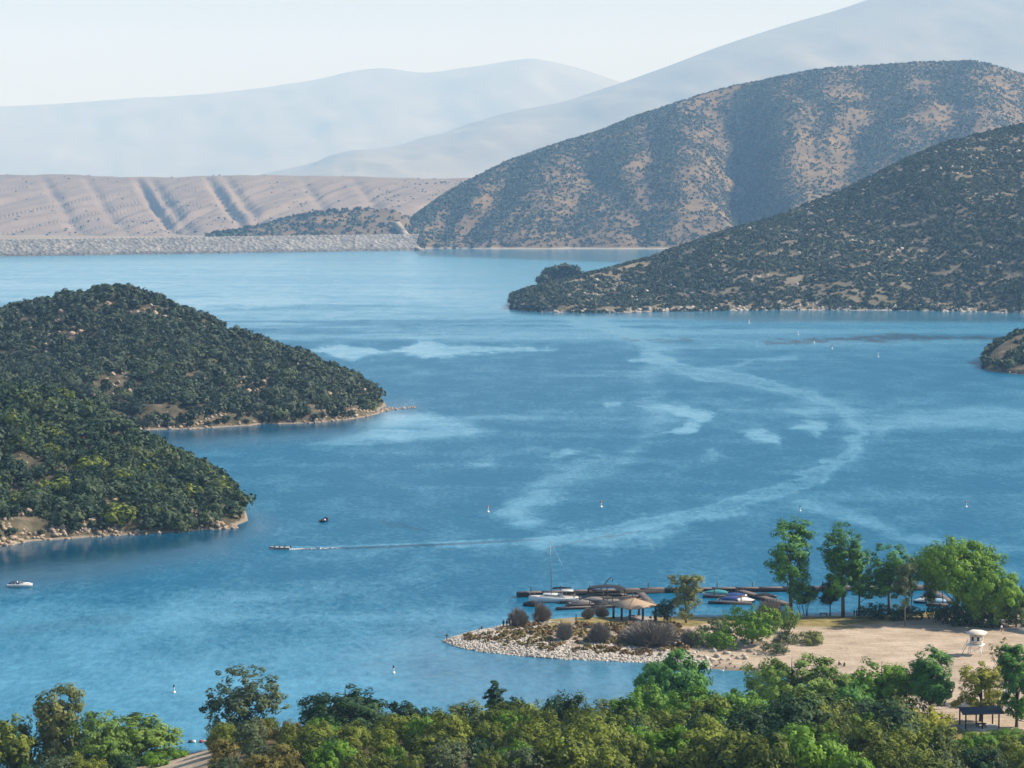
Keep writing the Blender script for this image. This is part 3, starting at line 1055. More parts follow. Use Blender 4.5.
main = [(430, 297), (500, 303), (560, 312), (610, 325), (640, 340), (668, 361), (705, 373), (760, 382), (808, 394), (845, 412), (862, 432), (850, 455), (822, 474), (780, 490), (720, 506), (660, 521), (600, 533), (540, 543)]
addm(polyband(ppx, ppy, main, 15), .38)
addm(polyband(ppx, ppy, [(x, y + 5) for x, y in main], 3), .3)
addm(polyband(ppx, ppy, [(x - 3, y - 4) for x, y in main], 3), .3)
addm(polyband(ppx, ppy, [(700, 373), (750, 362), (800, 358)], 7), .4)
addm(polyband(ppx, ppy, [(668, 361), (640, 372), (655, 410), (650, 440), (622, 466), (580, 480), (545, 500), (515, 520), (560, 528)], 14), .3)
addm(polyband(ppx, ppy, [(600, 458), (560, 476), (535, 495), (508, 518), (528, 524)], 15), .38)
addm(blob(ppx, ppy, [(874, 418), (905, 416), (960, 410), (1100, 412), (1100, 432), (960, 428), (905, 430), (880, 440)], 4), .5)
addm(blob(ppx, ppy, [(645, 408), (668, 405), (719, 413), (704, 421), (690, 433), (664, 434), (688, 420), (660, 412)], 1.5), .85)
addm(blob(ppx, ppy, [(746, 432), (764, 428), (779, 436), (778, 445), (756, 442)], 2), .8)
addm(blob(ppx, ppy, [(788, 428), (806, 420), (822, 422), (822, 438), (806, 432)], 2), .7)
addm(blob(ppx, ppy, [(796, 412), (812, 410), (826, 415), (806, 416)], 2), .7)
addm(blob(ppx, ppy, [(705, 452), (716, 448), (724, 458), (708, 462)], 3), .45)
addm(blob(ppx, ppy, [(400, 352), (418, 341), (470, 346), (520, 346), (560, 349), (480, 353), (430, 358)], 2), .85)
addm(blob(ppx, ppy, [(316, 352), (335, 346), (372, 346), (392, 353), (350, 361)], 2), .85)
addm(blob(ppx, ppy, [(150, 300), (230, 297), (300, 297), (330, 300), (260, 306), (200, 309)], 2), .8)
addm(blob(ppx, ppy, [(340, 290), (440, 289), (520, 293), (430, 297)], 2), .6)
addm(blob(ppx, ppy, [(-100, 282), (60, 281), (260, 283), (120, 288), (-100, 289)], 2), .5)
addm(blob(ppx, ppy, [(380, 413), (420, 411), (500, 428), (455, 436), (395, 444), (300, 448), (350, 432)], 4), .6)
addm(blob(ppx, ppy, [(632, 356), (655, 352), (668, 358), (650, 361)], 1.5), .6)
addm(blob(ppx, ppy, [(608, 404), (622, 402), (625, 406), (610, 407)], 1.5), .6)
addm(blob(ppx, ppy, [(462, 460), (490, 458), (495, 468), (470, 470)], 4), .4)
addm(blob(ppx, ppy, [(548, 456), (578, 450), (575, 456), (552, 460)], 1.5), .5)
addm(blob(ppx, ppy, [(570, 545), (640, 526), (690, 528), (668, 545), (600, 552)], 4), .5)
addm(polyband(ppx, ppy, [(440, 545), (560, 540), (640, 528), (740, 512)], 8), .35)
addm(polyband(ppx, ppy, [(800, 505), (860, 520), (900, 535), (960, 545), (1100, 552)], 14), .4)
addm(blob(ppx, ppy, [(250, 540), (420, 535), (480, 528), (440, 556), (300, 565)], 8), .2)
addm(polyband(ppx, ppy, [(60, 640), (200, 605), (330, 590), (450, 570)], 26), .22)
# broad wind streaks
sl_ = sl_ * np.clip(.45 + 1.1 * fbm(wx / 14, wy / 9, 4, 88), 0, 1.1)
sl_ = np.clip(sl_, 0, 1)
st1 = fbm(wx / 150, wy / 34, 5, 91)
addm(sstep(.54, .74, st1), .2)
st2 = fbm(wx / 420, wy / 110, 4, 93)
addm(sstep(.5, .72, st2), .22)
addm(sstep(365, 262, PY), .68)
addm(sstep(560, 720, PY + (fbm(wx / 30, wy / 40, 3, 98) - .5) * 60), .42)
addm(sstep(.46, .66, fbm(wx / 260 + 7, wy / 60, 4, 97)) * sstep(420, 300, PY), .35)
sl_ = .45 * sl_ + .55 * sstep(.12, .62, sl_) * np.maximum(sl_, .55)
# the boat's wake
wk = polyband(PX, PY, [(292, 547.3), (330, 546.7), (420, 543.5), (520, 538.5), (640, 533)], 1.6) * sstep(690, 300, PX)
addm(wk, .55)
chop = polyband(PX, PY, [(300, 549.0), (360, 547.7), (450, 544.2), (540, 539.5)], 1.8) * sstep(640, 420, PX)
for pts, wd, a in (([(770, 341), (860, 339), (1015, 337)], 5.5, 1), ([(625, 340), (690, 339.5)], 2.5, .6), ([(385, 522), (405, 524), (428, 531)], 2.5, .4), ([(545, 548), (600, 537), (640, 531)], 1.5, .6), ([(-40, 640), (40, 628), (110, 618)], 14, .22)):
    chop = np.maximum(chop, a * polyband(ppx, ppy, pts, wd))
# sheltered calm water along the shores; smoother, and coloured dark for shore reflections
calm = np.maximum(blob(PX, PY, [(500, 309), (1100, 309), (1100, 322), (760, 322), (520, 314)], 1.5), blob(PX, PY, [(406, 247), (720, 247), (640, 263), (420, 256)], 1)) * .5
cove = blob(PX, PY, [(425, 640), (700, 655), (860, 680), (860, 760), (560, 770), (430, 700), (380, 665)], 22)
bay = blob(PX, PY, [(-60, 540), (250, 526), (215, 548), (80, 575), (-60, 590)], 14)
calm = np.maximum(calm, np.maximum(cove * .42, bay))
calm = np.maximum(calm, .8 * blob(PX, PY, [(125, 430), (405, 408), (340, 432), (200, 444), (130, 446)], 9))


def water_mat():
    m, nt, b, out = newmat('lake_water')
    g = N(nt, 'ShaderNodeNewGeometry')
    s = N(nt, 'ShaderNodeAttribute', attribute_name='slick').outputs['Fac']
    c = N(nt, 'ShaderNodeAttribute', attribute_name='calm').outputs['Fac']
    ch = N(nt, 'ShaderNodeAttribute', attribute_name='chop').outputs['Fac']

    def mixf(fac, a, bb):
        n = N(nt, 'ShaderNodeMix', data_type='FLOAT')
        for sock, v in ((n.inputs['Factor'], fac), (n.inputs['A'], a), (n.inputs['B'], bb)):
            if isinstance(v, (int, float)):
                sock.default_value = v
            else:
                nt.links.new(v, sock)
        return n.outputs['Result']
    # speckle of wavelets
    mp = N(nt, 'ShaderNodeMapping')
    mp.inputs['Scale'].default_value = (1.0, 0.5, 1.0)
    nt.links.new(g.outputs['Position'], mp.inputs['Vector'])
    t1 = N(nt, 'ShaderNodeTexNoise')
    t1.inputs['Scale'].default_value = 0.16
    t1.inputs['Detail'].default_value = 6
    t1.inputs['Roughness'].default_value = .72
    nt.links.new(mp.outputs[0], t1.inputs['Vector'])
    t2 = N(nt, 'ShaderNodeTexNoise')
    t2.inputs['Scale'].default_value = 0.05
    t2.inputs['Detail'].default_value = 4
    nt.links.new(mp.outputs[0], t2.inputs['Vector'])
    bp = N(nt, 'ShaderNodeBump')
    bp.inputs['Distance'].default_value = 0.9
    nt.links.new(t1.outputs['Fac'], bp.inputs['Height'])
    t3 = N(nt, 'ShaderNodeTexNoise')
    t3.inputs['Scale'].default_value = 0.045
    t3.inputs['Detail'].default_value = 8
    t3.inputs['Roughness'].default_value = .82
    nt.links.new(mp.outputs[0], t3.inputs['Vector'])
    sp = N(nt, 'ShaderNodeMath', operation='MULTIPLY_ADD')
    nt.links.new(t3.outputs['Fac'], sp.inputs[0])
    sp.inputs[1].default_value = 1.5
    sp.inputs[2].default_value = -.74
    t4 = N(nt, 'ShaderNodeTexNoise')
    t4.inputs['Scale'].default_value = 0.55
    t4.inputs['Detail'].default_value = 3
    t4.inputs['Roughness'].default_value = .6
    nt.links.new(mp.outputs[0], t4.inputs['Vector'])
    s4 = N(nt, 'ShaderNodeMath', operation='MULTIPLY_ADD')
    nt.links.new(t4.outputs['Fac'], s4.inputs[0])
    s4.inputs[1].default_value = .9
    s4.inputs[2].default_value = -.45
    s5 = N(nt, 'ShaderNodeMath', operation='ADD')
    nt.links.new(sp.outputs[0], s5.inputs[0])
    nt.links.new(s4.outputs[0], s5.inputs[1])
    s2 = N(nt, 'ShaderNodeMath', operation='ADD', use_clamp=True)
    nt.links.new(s, s2.inputs[0])
    nt.links.new(s5.outputs[0], s2.inputs[1])
    s = s2.outputs[0]
    stg = mixf(s, 0.75, 0.25)
    stg = mixf(c, stg, 0.12)
    nt.links.new(stg, bp.inputs['Strength'])
    nt.links.new(bp.outputs[0], b.inputs['Normal'])
    ro = mixf(s, 0.34, 0.12)
    ro = mixf(c, ro, 0.06)
    nt.links.new(ro, b.inputs['Roughness'])
    b.inputs['IOR'].default_value = 1.33
    nt.links.new(mixf(c, 0.09, 0.75), b.inputs['Specular IOR Level'])
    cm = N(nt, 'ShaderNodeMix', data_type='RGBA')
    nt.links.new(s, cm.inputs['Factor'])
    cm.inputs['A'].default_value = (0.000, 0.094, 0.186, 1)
    cm.inputs['B'].default_value = (0.085, 0.30, 0.45, 1)  # pale sky sheen of slick water put into the base colour
    c2 = N(nt, 'ShaderNodeMix', data_type='RGBA')
    nt.links.new(ch, c2.inputs['Factor'])
    nt.links.new(cm.outputs['Result'], c2.inputs['A'])
    c2.inputs['B'].default_value = (0.0, 0.022, 0.05, 1)
    c3 = N(nt, 'ShaderNodeMix', data_type='RGBA')      # dark shore reflection put into the base colour where water is calm
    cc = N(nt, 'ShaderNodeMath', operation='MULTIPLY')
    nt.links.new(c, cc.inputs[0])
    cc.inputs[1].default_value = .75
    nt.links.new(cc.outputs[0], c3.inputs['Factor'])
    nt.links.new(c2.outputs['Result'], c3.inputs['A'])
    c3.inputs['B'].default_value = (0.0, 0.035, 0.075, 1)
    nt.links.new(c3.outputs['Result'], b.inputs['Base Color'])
    return m


nr_, nc_ = PX.shape
idx = np.arange(nr_ * nc_).reshape(nr_, nc_)
f = np.stack([idx[:-1, :-1], idx[1:, :-1], idx[1:, 1:], idx[:-1, 1:]], -1).reshape(-1, 4)
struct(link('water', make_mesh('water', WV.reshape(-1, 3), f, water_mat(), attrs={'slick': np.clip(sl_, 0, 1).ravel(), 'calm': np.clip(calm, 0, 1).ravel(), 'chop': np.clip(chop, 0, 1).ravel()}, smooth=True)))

# ------------------------------------------------------------------ near land: spit, beach and the slope below the viewpoint
front = [(444.5, 641.5), (458, 646.5), (470, 649.5), (485, 652), (500, 653.5), (525, 656), (550, 658), (575, 659.5), (600, 660.5), (640, 662), (680, 665), (705, 668), (720, 670), (745, 671), (765, 672), (790, 678), (815, 688), (835, 700), (838, 708), (815, 714), (780, 722), (740, 734), (700, 742), (640, 750), (600, 756), (500, 762), (400, 764), (300, 763.5), (240, 762), (205, 761), (180, 762), (150, 768), (80, 790), (-100, 815), (-500, 850)]
backs = [(1900, 575), (1400, 592), (1200, 600), (1024, 607), (945, 611), (900, 614), (860, 616), (800, 616.5), (760, 616.5), (700, 616.5), (650, 616), (600, 617), (560, 619), (530, 621.5), (505, 626), (485, 630), (462, 635), (450, 638.5)]
poly = np.concatenate([W(*np.array(front).T)[:, :2], np.array([(-700, 330.), (-700, -300), (900, -300), (900, 300)]), W(*np.array(backs).T)[:, :2]])


def poly_sd(x, y):
    ins = np.zeros(x.shape, bool)
    d = np.full(x.shape, 1e9)
    for a, c in zip(poly, np.roll(poly, -1, 0)):
        e = c - a
        t = np.clip(((x - a[0]) * e[0] + (y - a[1]) * e[1]) / (e @ e + 1e-9), 0, 1)
        d = np.minimum(d, np.hypot(x - a[0] - t * e[0], y - a[1] - t * e[1]))
        cond = (a[1] > y) != (c[1] > y)
        ins ^= cond & (x < e[0] * (y - a[1]) / (e[1] if abs(e[1]) > 1e-9 else 1e-9) + a[0])
    return np.where(ins, d, -d)


def slope_h(x, y):
    lf = sstep(-66, -42, x)
    rt = 1 - 0.3 * sstep(58, 84, x)
    y0 = 444 - 8 * sstep(40, 90, x)
    s = np.clip(y0 - y, 0, None)
    hA = np.where(s < 22, 6.0 * sstep(-6, 26, s), 6.0 * sstep(-6, 26, 22) + (s - 22) * 0.125)
    hL = np.clip(436 - y, 0, None) * 0.10
    far = np.clip(330 - y, 0, None) * 0.10
    return (hA * lf * rt + hL * (1 - lf)) * (y < y0 + .01) + far


def land_h(x, y):
    d = poly_sd(x, y)
    d2 = d + (fbm(x / 7, y / 7, 3, 15) - .5) * 2.2 * sstep(-14, 2, -np.abs(d))
    spit = sstep(36, 4, x)                     # the spit stands a little steeper and higher than the beach
    h = np.where(d2 > 0, (0.34 * spit + .07 * (1 - spit)) * d2, .3 * d2)
    top = 1.5 + .7 * spit
    h = np.where(h > 0, top * (1 - np.exp(-h / top)), np.maximum(h, -4))
    h = h + slope_h(x, y) * sstep(0, 6, d2) + (fbm(x / 9, y / 9, 4, 16) - .5) * .35 * sstep(0, 4, d2)
    return h


gx = np.r_[np.arange(-700, -150, 14), np.arange(-150, 190, .9), np.arange(190, 900, 14)]
gy = np.r_[np.arange(-300, 330, 14), np.arange(330, 625, .9), np.arange(625, 760, 12)]
GX, GY = np.meshgrid(gx, gy)
GZ = land_h(GX, GY)
idx = np.arange(GX.size).reshape(GX.shape)
f = np.stack([idx[:-1, :-1], idx[:-1, 1:], idx[1:, 1:], idx[1:, :-1]], -1).reshape(-1, 4)


def gz(x, y):
    return float(land_h(np.array([float(x)]), np.array([float(y)]))[0])


def G(px, py):
    """ground point seen at a pixel"""
    x, y, dz = ray(px, py)
    ts = np.linspace(330, 680, 1400)
    X, Y, Z = x * ts, y * ts, H + dz * ts
    hh = np.maximum(land_h(X, Y), 0)
    k = np.argmax(Z <= hh)
    return np.array([X[k], Y[k], hh[k]])


# masks: grass, scrubby soil, sand
wpx = 512 + F * GX / np.maximum(GY, 1)
PYg = HORIZ + (H - GZ) / np.maximum(GY, 1) * F
grass = np.zeros(GX.shape)
nzg = fbm(GX / 6, GY / 6, 4, 18)
for cx, cy, rx, ry in ((610, 621, 42, 8), (700, 622, 50, 8), (835, 622, 75, 9), (790, 620, 60, 7), (900, 617, 60, 5), (960, 748, 75, 12), (1000, 612, 60, 5), (560, 626, 16, 5)):
    gpt = (PYg - cy) / ry
    grass = np.maximum(grass, sstep(1.25, .7, np.hypot((wpx - cx) / rx, gpt) + (nzg - .5) * .9))
soil = sstep(.15, 1.5, slope_h(GX, GY)) * sstep(-56, -44, GX)
spitm = sstep(40, 20, GX) * (GY > 470) * (1 - grass)


def land_mat():
    m, nt, b, out = newmat('shore_ground')
    g = N(nt, 'ShaderNodeNewGeometry')
    pos = g.outputs['Position']
    sand, sf = noise_col(nt, .12, [(0.31, 0.25, 0.185), (0.44, 0.36, 0.275), (0.54, 0.45, 0.36)], 8, pos, .7)
    gr, _ = noise_col(nt, .35, [(0.10, 0.10, 0.03), (0.22, 0.18, 0.07), (0.34, 0.27, 0.13)], 6, pos, .7)
    so_, _ = noise_col(nt, .3, [(0.06, 0.05, 0.03), (0.16, 0.125, 0.075)], 6, pos, .7)
    ro, rf = noise_col(nt, 1.1, [(0.10, 0.085, 0.065), (0.26, 0.22, 0.17), (0.42, 0.37, 0.30)], 4, pos, .7)
    sz = N(nt, 'ShaderNodeSeparateXYZ')
    nt.links.new(pos, sz.inputs[0])
    wet = N(nt, 'ShaderNodeMapRange')
    wet.inputs['From Min'].default_value = .12
    wet.inputs['From Max'].default_value = .42
    wet.inputs['To Min'].default_value = .55
    nt.links.new(sz.outputs['Z'], wet.inputs[0])
    # tyre and foot tracks: stretched darker scuffs
    mp = N(nt, 'ShaderNodeMapping')
    mp.inputs['Rotation'].default_value = (0, 0, .25)
    mp.inputs['Scale'].default_value = (.05, .55, 1)
    nt.links.new(pos, mp.inputs['Vector'])
    tk, tf = noise_col(nt, 1.0, [(1, 1, 1), (.80, .78, .76), (1, 1, 1)], 5, mp.outputs[0], .7, [.42, .5, .58])
    m1 = N(nt, 'ShaderNodeVectorMath', operation='MULTIPLY')
    nt.links.new(sand, m1.inputs[0])
    nt.links.new(tk, m1.inputs[1])
    m2 = N(nt, 'ShaderNodeVectorMath', operation='SCALE')
    nt.links.new(m1.outputs[0], m2.inputs[0])
    nt.links.new(wet.outputs[0], m2.inputs['Scale'])
    cur = m2.outputs[0]
    for nm, c in (('spit', ro), ('grass', gr), ('soil', so_)):
        at = N(nt, 'ShaderNodeAttribute', attribute_name=nm)
        mx = N(nt, 'ShaderNodeMix', data_type='RGBA')
        nt.links.new(at.outputs['Fac'], mx.inputs['Factor'])
        nt.links.new(cur, mx.inputs['A'])
        nt.links.new(c, mx.inputs['B'])
        cur = mx.outputs['Result']
    nt.links.new(cur, b.inputs['Base Color'])
    b.inputs['Roughness'].default_value = .95
    b.inputs['Specular IOR Level'].default_value = .1
    bp = N(nt, 'ShaderNodeBump')
    bp.inputs['Distance'].default_value = .25
    nt.links.new(rf, bp.inputs['Height'])
    nt.links.new(bp.outputs[0], b.inputs['Normal'])
    return m


struct(link('beach', make_mesh('beach', np.stack([GX, GY, GZ], -1).reshape(-1, 3), f, land_mat(), attrs={'grass': grass.ravel(), 'soil': soil.ravel(), 'spit': spitm.ravel()}, smooth=True)))

# riprap of the spit
rg = np.random.default_rng(61)
n = 60000
x = rg.uniform(-32, 44, n)
y = rg.uniform(520, 590, n)
d = poly_sd(x, y)
hh = land_h(x, y)
py_ = HORIZ + (H - hh) / y * F
px_ = 512 + F * x / y
keep = (d > -.6) & (d < 13) & (px_ < 715) & ((py_ > 640) | (px_ < 560) & (py_ > 626))
keep &= rg.random(n) < np.where(d < 6, .9, .7 * (fbm(x / 5, y / 5, 3, 7) > .42))
x, y, hh = x[keep][:9500], y[keep][:9500], hh[keep][:9500]
rocks('riprap', np.stack([x, y, hh + .05], -1), .22 + .40 * rg.random(len(x)) ** 2, earth('grey_riprap', [(0.22, 0.20, 0.17), (0.45, 0.41, 0.36), (0.62, 0.58, 0.52)], .9), 62, 'pale broken rocks armouring the shore of the spit')
# loose boulders by the cove
GREYR = [make_mesh('boulder', v, f_, ROCK_PALE) for v, f_, t in T_rock]
for k, (px, py) in enumerate(((700, 657), (706, 659), (712, 661), (717, 657), (722, 660), (729, 660), (733, 656), (738, 659), (744, 656), (750, 652), (746, 659), (755, 655), (704, 663), (727, 654), (693, 658), (688, 653), (720, 648), (729, 644), (762, 648), (770, 645), (776, 641), (714, 652), (760, 641), (668, 634), (660, 640))):
    p = G(px, py)
    o = link('boulder', GREYR[k % 10])
    s = .55 + .55 * rg.random()
    o.location = p + np.array([0, 0, s * .25])
    o.scale = (s * 1.25, s, s)
    o.rotation_euler = (0, 0, k * 1.7)
    tag(o, 'grey boulder lying on the sand between the spit and the cove', 'boulder', 'boulders beside the cove')

# low red-brown weeds on the spit
rg = np.random.default_rng(63)
n = 4000
x = rg.uniform(-30, 40, n)
y = rg.uniform(525, 585, n)
d = poly_sd(x, y)
hh = land_h(x, y)
py_ = HORIZ + (H - hh) / y * F
px_ = 512 + F * x / y
k = (d > 3.5) & (px_ < 690) & (py_ > np.where(px_ < 522, 632, 628)) & (fbm(x / 6, y / 4, 3, 27) > .47)
x, y, hh = x[k][:480], y[k][:480], hh[k][:480]
n = len(x)
WEED = leafmat('red_brown_weeds', (0.13, 0.05, 0.03), (0.27, 0.24, 0.08), 0.1, 0)
o = merge_bushes('weeds', np.stack([x, y, hh], -1), .5 + .6 * rg.random(n), rg.random(n) * 6, T_mid, rg.integers(0, 8, n), WEED, np.clip(fbm(x / 5, y / 5, 2, 3) + rg.normal(0, .2, n), 0, 1))
struct(o, 'stuff', 'low red-brown and yellowish weeds growing among the rocks of the spit')

# ------------------------------------------------------------------ trees and shrubs near the water
def place_tree(name, cat, label, meshes, px, ytop, h0, w0, base=None, Y=None, wpx=None, rz=0.0, group=None):
    """meshes built for height h0 and crown width w0; stands at a ground pixel or at a distance"""
    if base is not None:
        p = G(px, base)
    else:
        t = D(px, ytop, Y)
        p = np.array([t[0], Y, gz(t[0], Y)])
    top = D(px, ytop, p[1])
    h = top[2] - p[2]
    sz = h / h0
    sx = sz if wpx is None else wpx * mpp(p[1]) / w0
    r = empty(name, p, rz, (sx, sx, sz))
    link('trunk', meshes[0], r)
    link('crown', meshes[1], r)
    tag(r, label, cat, group)
    return r


def TM(seed, kind, h=16, w=10, n=70, clr=1.1, per=42, leaf=.26, bark=BARK, tr=.3, low=.3, shape='ovate', lean=(0, 0), stems=1, inner=.5, fork=.3, limbs=16, lo=-.85):
    rg = np.random.default_rng(seed)
    r = w / 2
    if shape == 'ovate':
        z0 = h * low
        ells = [(0, 0, (z0 + h * .8) / 2, r * .62, r * .62, (h * .8 - z0) / 2), (lean[0] * .6, lean[1] * .6, h * .72, r * .72, r * .72, h * .26)]
        for k in range(5):
            a = k * 1.26 + rg.random()
            q = r * .45
            zz = h * (low + (.88 - low) * rg.random())
            ells.append((math.cos(a) * q + lean[0] * zz / h, math.sin(a) * q + lean[1] * zz / h, zz, r * .45, r * .45, h * .12))
    elif shape == 'broad':
        ells = [(0, 0, h * .62, r * .8, r * .8, h * .34)]
        for k in range(9):
            a = k * .7 + rg.random() * .4
            q = r * (.5 + .18 * rg.random())
            ells.append((math.cos(a) * q, math.sin(a) * q, h * (.42 + .34 * rg.random()), r * .4, r * .4, h * .17))
    elif shape == 'low':
        ells = [(0, 0, h * .45, r * .8, r * .8, h * .48)]
        for k in range(8):
            a = k * .8 + rg.random() * .4
            q = r * (.5 + .15 * rg.random())
            ells.append((math.cos(a) * q, math.sin(a) * q, h * (.25 + .4 * rg.random()), r * .42, r * .42, h * .25))
    elif shape == 'cone':
        ells = [(0, 0, h * (.16 + .11 * k), r * (1 - .11 * k), r * (1 - .11 * k), h * .15) for k in range(8)]
        clr *= .75
        inner = .2
    return tree_meshes(seed, h, ells, int(n * 2.1), clr * .86, int(per * 1.6), leaf * .88, LEAF[kind], bark, tr, fork, lean, lo, inner, limbs=limbs, stems=stems)


# --- the row behind the beach
place_tree('cottonwood_tree', 'tree', 'tall slender cottonwood standing alone at the left end of the row behind the beach', TM(1, 'cotton', 22, 11.5, 85, 1.15, 40, .27, low=.22, lean=(-.3, 0), tr=.36, fork=.25), 791, 517, 22, 11.5, base=617, wpx=60)
place_tree('cottonwood_tree', 'tree', 'tall dark-stemmed cottonwood beside two people, with a straight bare lower trunk', TM(2, 'cotton', 22, 10.5, 85, 1.1, 40, .27, low=.30, lean=(-.5, 0), tr=.36), 843, 520, 22, 10.5, base=617, wpx=54)
place_tree('cottonwood_tree', 'tree', 'shorter cottonwood leaning against the right side of the tall bare-trunked one', TM(3, 'cotton', 17, 8, 55, 1.0, 38, .26, low=.3, tr=.26), 859, 546, 17, 8, base=616, wpx=34)
place_tree('cottonwood_tree', 'tree', 'middle-sized cottonwood over the dark junipers, between the tall pair and the broad tree', TM(4, 'cotton', 18, 10, 70, 1.05, 40, .26, low=.26, tr=.3), 889, 539, 18, 10, base=615, wpx=54)
place_tree('young_tree', 'tree', 'young pale-trunked tree at the edge of the sand, sparse below and green on top', TM(5, 'grey', 16, 9, 46, .9, 24, .25, low=.32, bark=BARK_PALE, tr=.2, inner=.25), 905, 556, 16, 9, base=626, wpx=34)
place_tree('young_tree', 'tree', 'green-topped young cottonwood just behind the pale-trunked tree on the sand', TM(6, 'cotton', 17, 9, 42, 1.05, 36, .26, low=.5, bark=BARK_PALE, tr=.2), 911, 550, 17, 9, base=620, wpx=34)
place_tree('broad_tree', 'tree', 'broad domed bright green shade tree, widest of the row behind the beach', TM(7, 'ash', 18, 20, 150, 1.35, 42, .3, tr=.5, shape='broad', fork=.28, limbs=26), 957, 532, 18, 20, base=620, wpx=92)
place_tree('broad_tree', 'tree', 'low spreading bright green tree whose crown reaches the ground beside the beach cart', TM(8, 'ash', 13, 20, 150, 1.25, 42, .3, tr=.4, shape='low', fork=.25), 990, 561, 13, 20, base=625, wpx=84)
place_tree('grey_tree', 'tree', 'thin grey-leaved tree at the right edge behind the beach cart', TM(9, 'grey', 9, 7, 40, .9, 26, .25, tr=.18, shape='low', inner=.3), 1016, 588, 9, 7, base=627, wpx=34)
place_tree('small_dark_tree', 'tree', 'small dark tree with a thin trunk left of the tall bare-trunked cottonwood', TM(10, 'dark', 9, 6.5, 40, .85, 36, .23, bark=BARK_DARK, tr=.16, low=.34), 830, 578, 9, 6.5, base=616, wpx=28)
place_tree('small_dark_tree', 'tree', 'several-stemmed dark tree at the water behind the lone tall cottonwood', TM(11, 'dark', 8, 7, 34, .8, 34, .22, bark=BARK_DARK, tr=.2, low=.45, stems=4), 806, 583, 8, 7, base=616, wpx=28)
place_tree('small_dark_tree', 'tree', 'dark low-branched tree squeezed beneath the broad domed tree', TM(12, 'dark', 8, 6, 30, .8, 32, .22, bark=BARK_DARK, tr=.16, low=.3), 931, 577, 8, 6, base=612, wpx=22)
place_tree('olive_tree', 'tree', 'pale yellowish tree with an open crown right of the picnic pavilion', TM(13, 'olive', 12, 11.5, 80, .8, 26, .24, bark=BARK, tr=.22, low=.22, shape='ovate', inner=.3, fork=.25), 686, 573, 12, 11.5, base=623, wpx=50)
place_tree('small_dark_tree', 'tree', 'small dark bushy tree close against the right end of the pavilion', TM(14, 'dark', 6, 6, 34, .7, 30, .2, bark=BARK_DARK, tr=.14, shape='low'), 664, 597, 6, 6, base=622, wpx=24)
place_tree('spreading_tree', 'tree', 'loose green low tree spreading over the boulders by the cove', TM(15, 'ash', 9, 15, 100, .95, 26, .26, bark=BARK_DARK, tr=.22, shape='low', inner=.3), 752, 601, 9, 15, base=644, wpx=62)


place_tree('broad_tree', 'tree', 'broad green tree past the right edge of the beach, beyond the grey-leaved one', TM(16, 'ash', 15, 18, 130, 1.3, 42, .3, tr=.45, shape='broad', fork=.28, limbs=24), 1092, 560, 15, 18, base=622, wpx=84)
place_tree('cottonwood_tree', 'tree', 'cottonwood past the right edge of the beach, farthest of the row', TM(17, 'cotton', 20, 10, 80, 1.1, 40, .27, low=.25, tr=.34), 1165, 530, 20, 10, base=616, wpx=54)


def SM(seed, kind, r=3.0, h=3.6, n=46, clr=.75, per=34, leaf=.2, bark=BARK_DARK, rough=.25):
    return shrub_mesh(seed, r, h, n, clr, per, leaf, LEAF[kind], bark, rough=rough)


def place_shrub(label, me, r0, h0, px, base, wpx, hpx, cat='shrub', name='shrub', rz=0.0, group=None, Y=None):
    p = G(px, base) if Y is None else np.array([(px - 512) / F * Y, Y, 0])
    if Y is not None:
        p[2] = gz(p[0], p[1])
    o = link(name, me)
    o.location = p
    sx = wpx * mpp(p[1]) / (2 * r0)
    o.scale = (sx, sx, hpx * mpp(p[1]) / h0)
    o.rotation_euler = (0, 0, rz)
    return tag(o, label, cat, group)


jm = [SM(60 + k, 'dark', 3, 2, 44, .6, 30, .19, rough=.4) for k in range(3)]
place_shrub('dark low juniper left of the pale-trunked young tree', jm[0], 3, 2, 877, 618, 40, 13, name='juniper')
place_shrub('dark low juniper behind the pale-trunked young tree', jm[1], 3, 2, 908, 619, 40, 12, name='juniper')
place_shrub('dark juniper beneath the left edge of the broad domed tree', jm[2], 3, 2, 940, 620, 34, 15, name='juniper')
place_shrub('large dark juniper in the shade at the foot of the broad domed tree', jm[0], 3, 2, 962, 624, 44, 20, name='juniper', rz=2)
place_shrub('dark juniper between the large shaded juniper and the beach cart', jm[1], 3, 2, 984, 625, 40, 18, name='juniper', rz=1)
place_shrub('dark olive dome of a bush on the sand, right of its lower neighbour', SM(70, 'olive', 3, 2.6, 46, .6, 34, .18), 3, 2.6, 812, 643, 36, 13)
place_shrub('low dark bush on the sand between the olive dome and the spreading tree', SM(71, 'grey', 3, 2.6, 46, .6, 34, .18), 3, 2.6, 789, 643, 34, 10)
place_shrub('brownish bush under the spreading tree by the cove boulders', SM(72, 'grey', 3, 2.6, 40, .6, 30, .18), 3, 2.6, 776, 653, 34, 12)
place_shrub('green bush at the left foot of the spreading tree', SM(73, 'ash', 3, 3, 46, .65, 32, .19), 3, 3, 724, 648, 34, 22)
place_shrub('small green bush between the long grey thicket and the cove boulders', SM(74, 'willow', 3, 3, 40, .65, 30, .19), 3, 3, 702, 646, 26, 18)
place_shrub('grey-green bush behind the green bush by the cove boulders', SM(75, 'grey', 3, 3, 40, .65, 30, .19), 3, 3, 712, 637, 40, 18)
place_shrub('yellow-green bush below the lone tall cottonwood', SM(76, 'willow', 3, 4, 40, .7, 30, .2), 3, 4, 788, 633, 26, 30)
tw = [twig_mesh(80 + k, 3, 3, 1700, LEAF['twig'], .03) for k in range(3)]
place_shrub('bare grey-brown bush nearest the tip of the spit, beside three standing people', tw[0], 3, 3, 518, 627, 25, 22, name='bare_shrub')
place_shrub('bare grey-brown bush second from the tip of the spit', tw[1], 3, 3, 541, 622, 22, 23, name='bare_shrub')
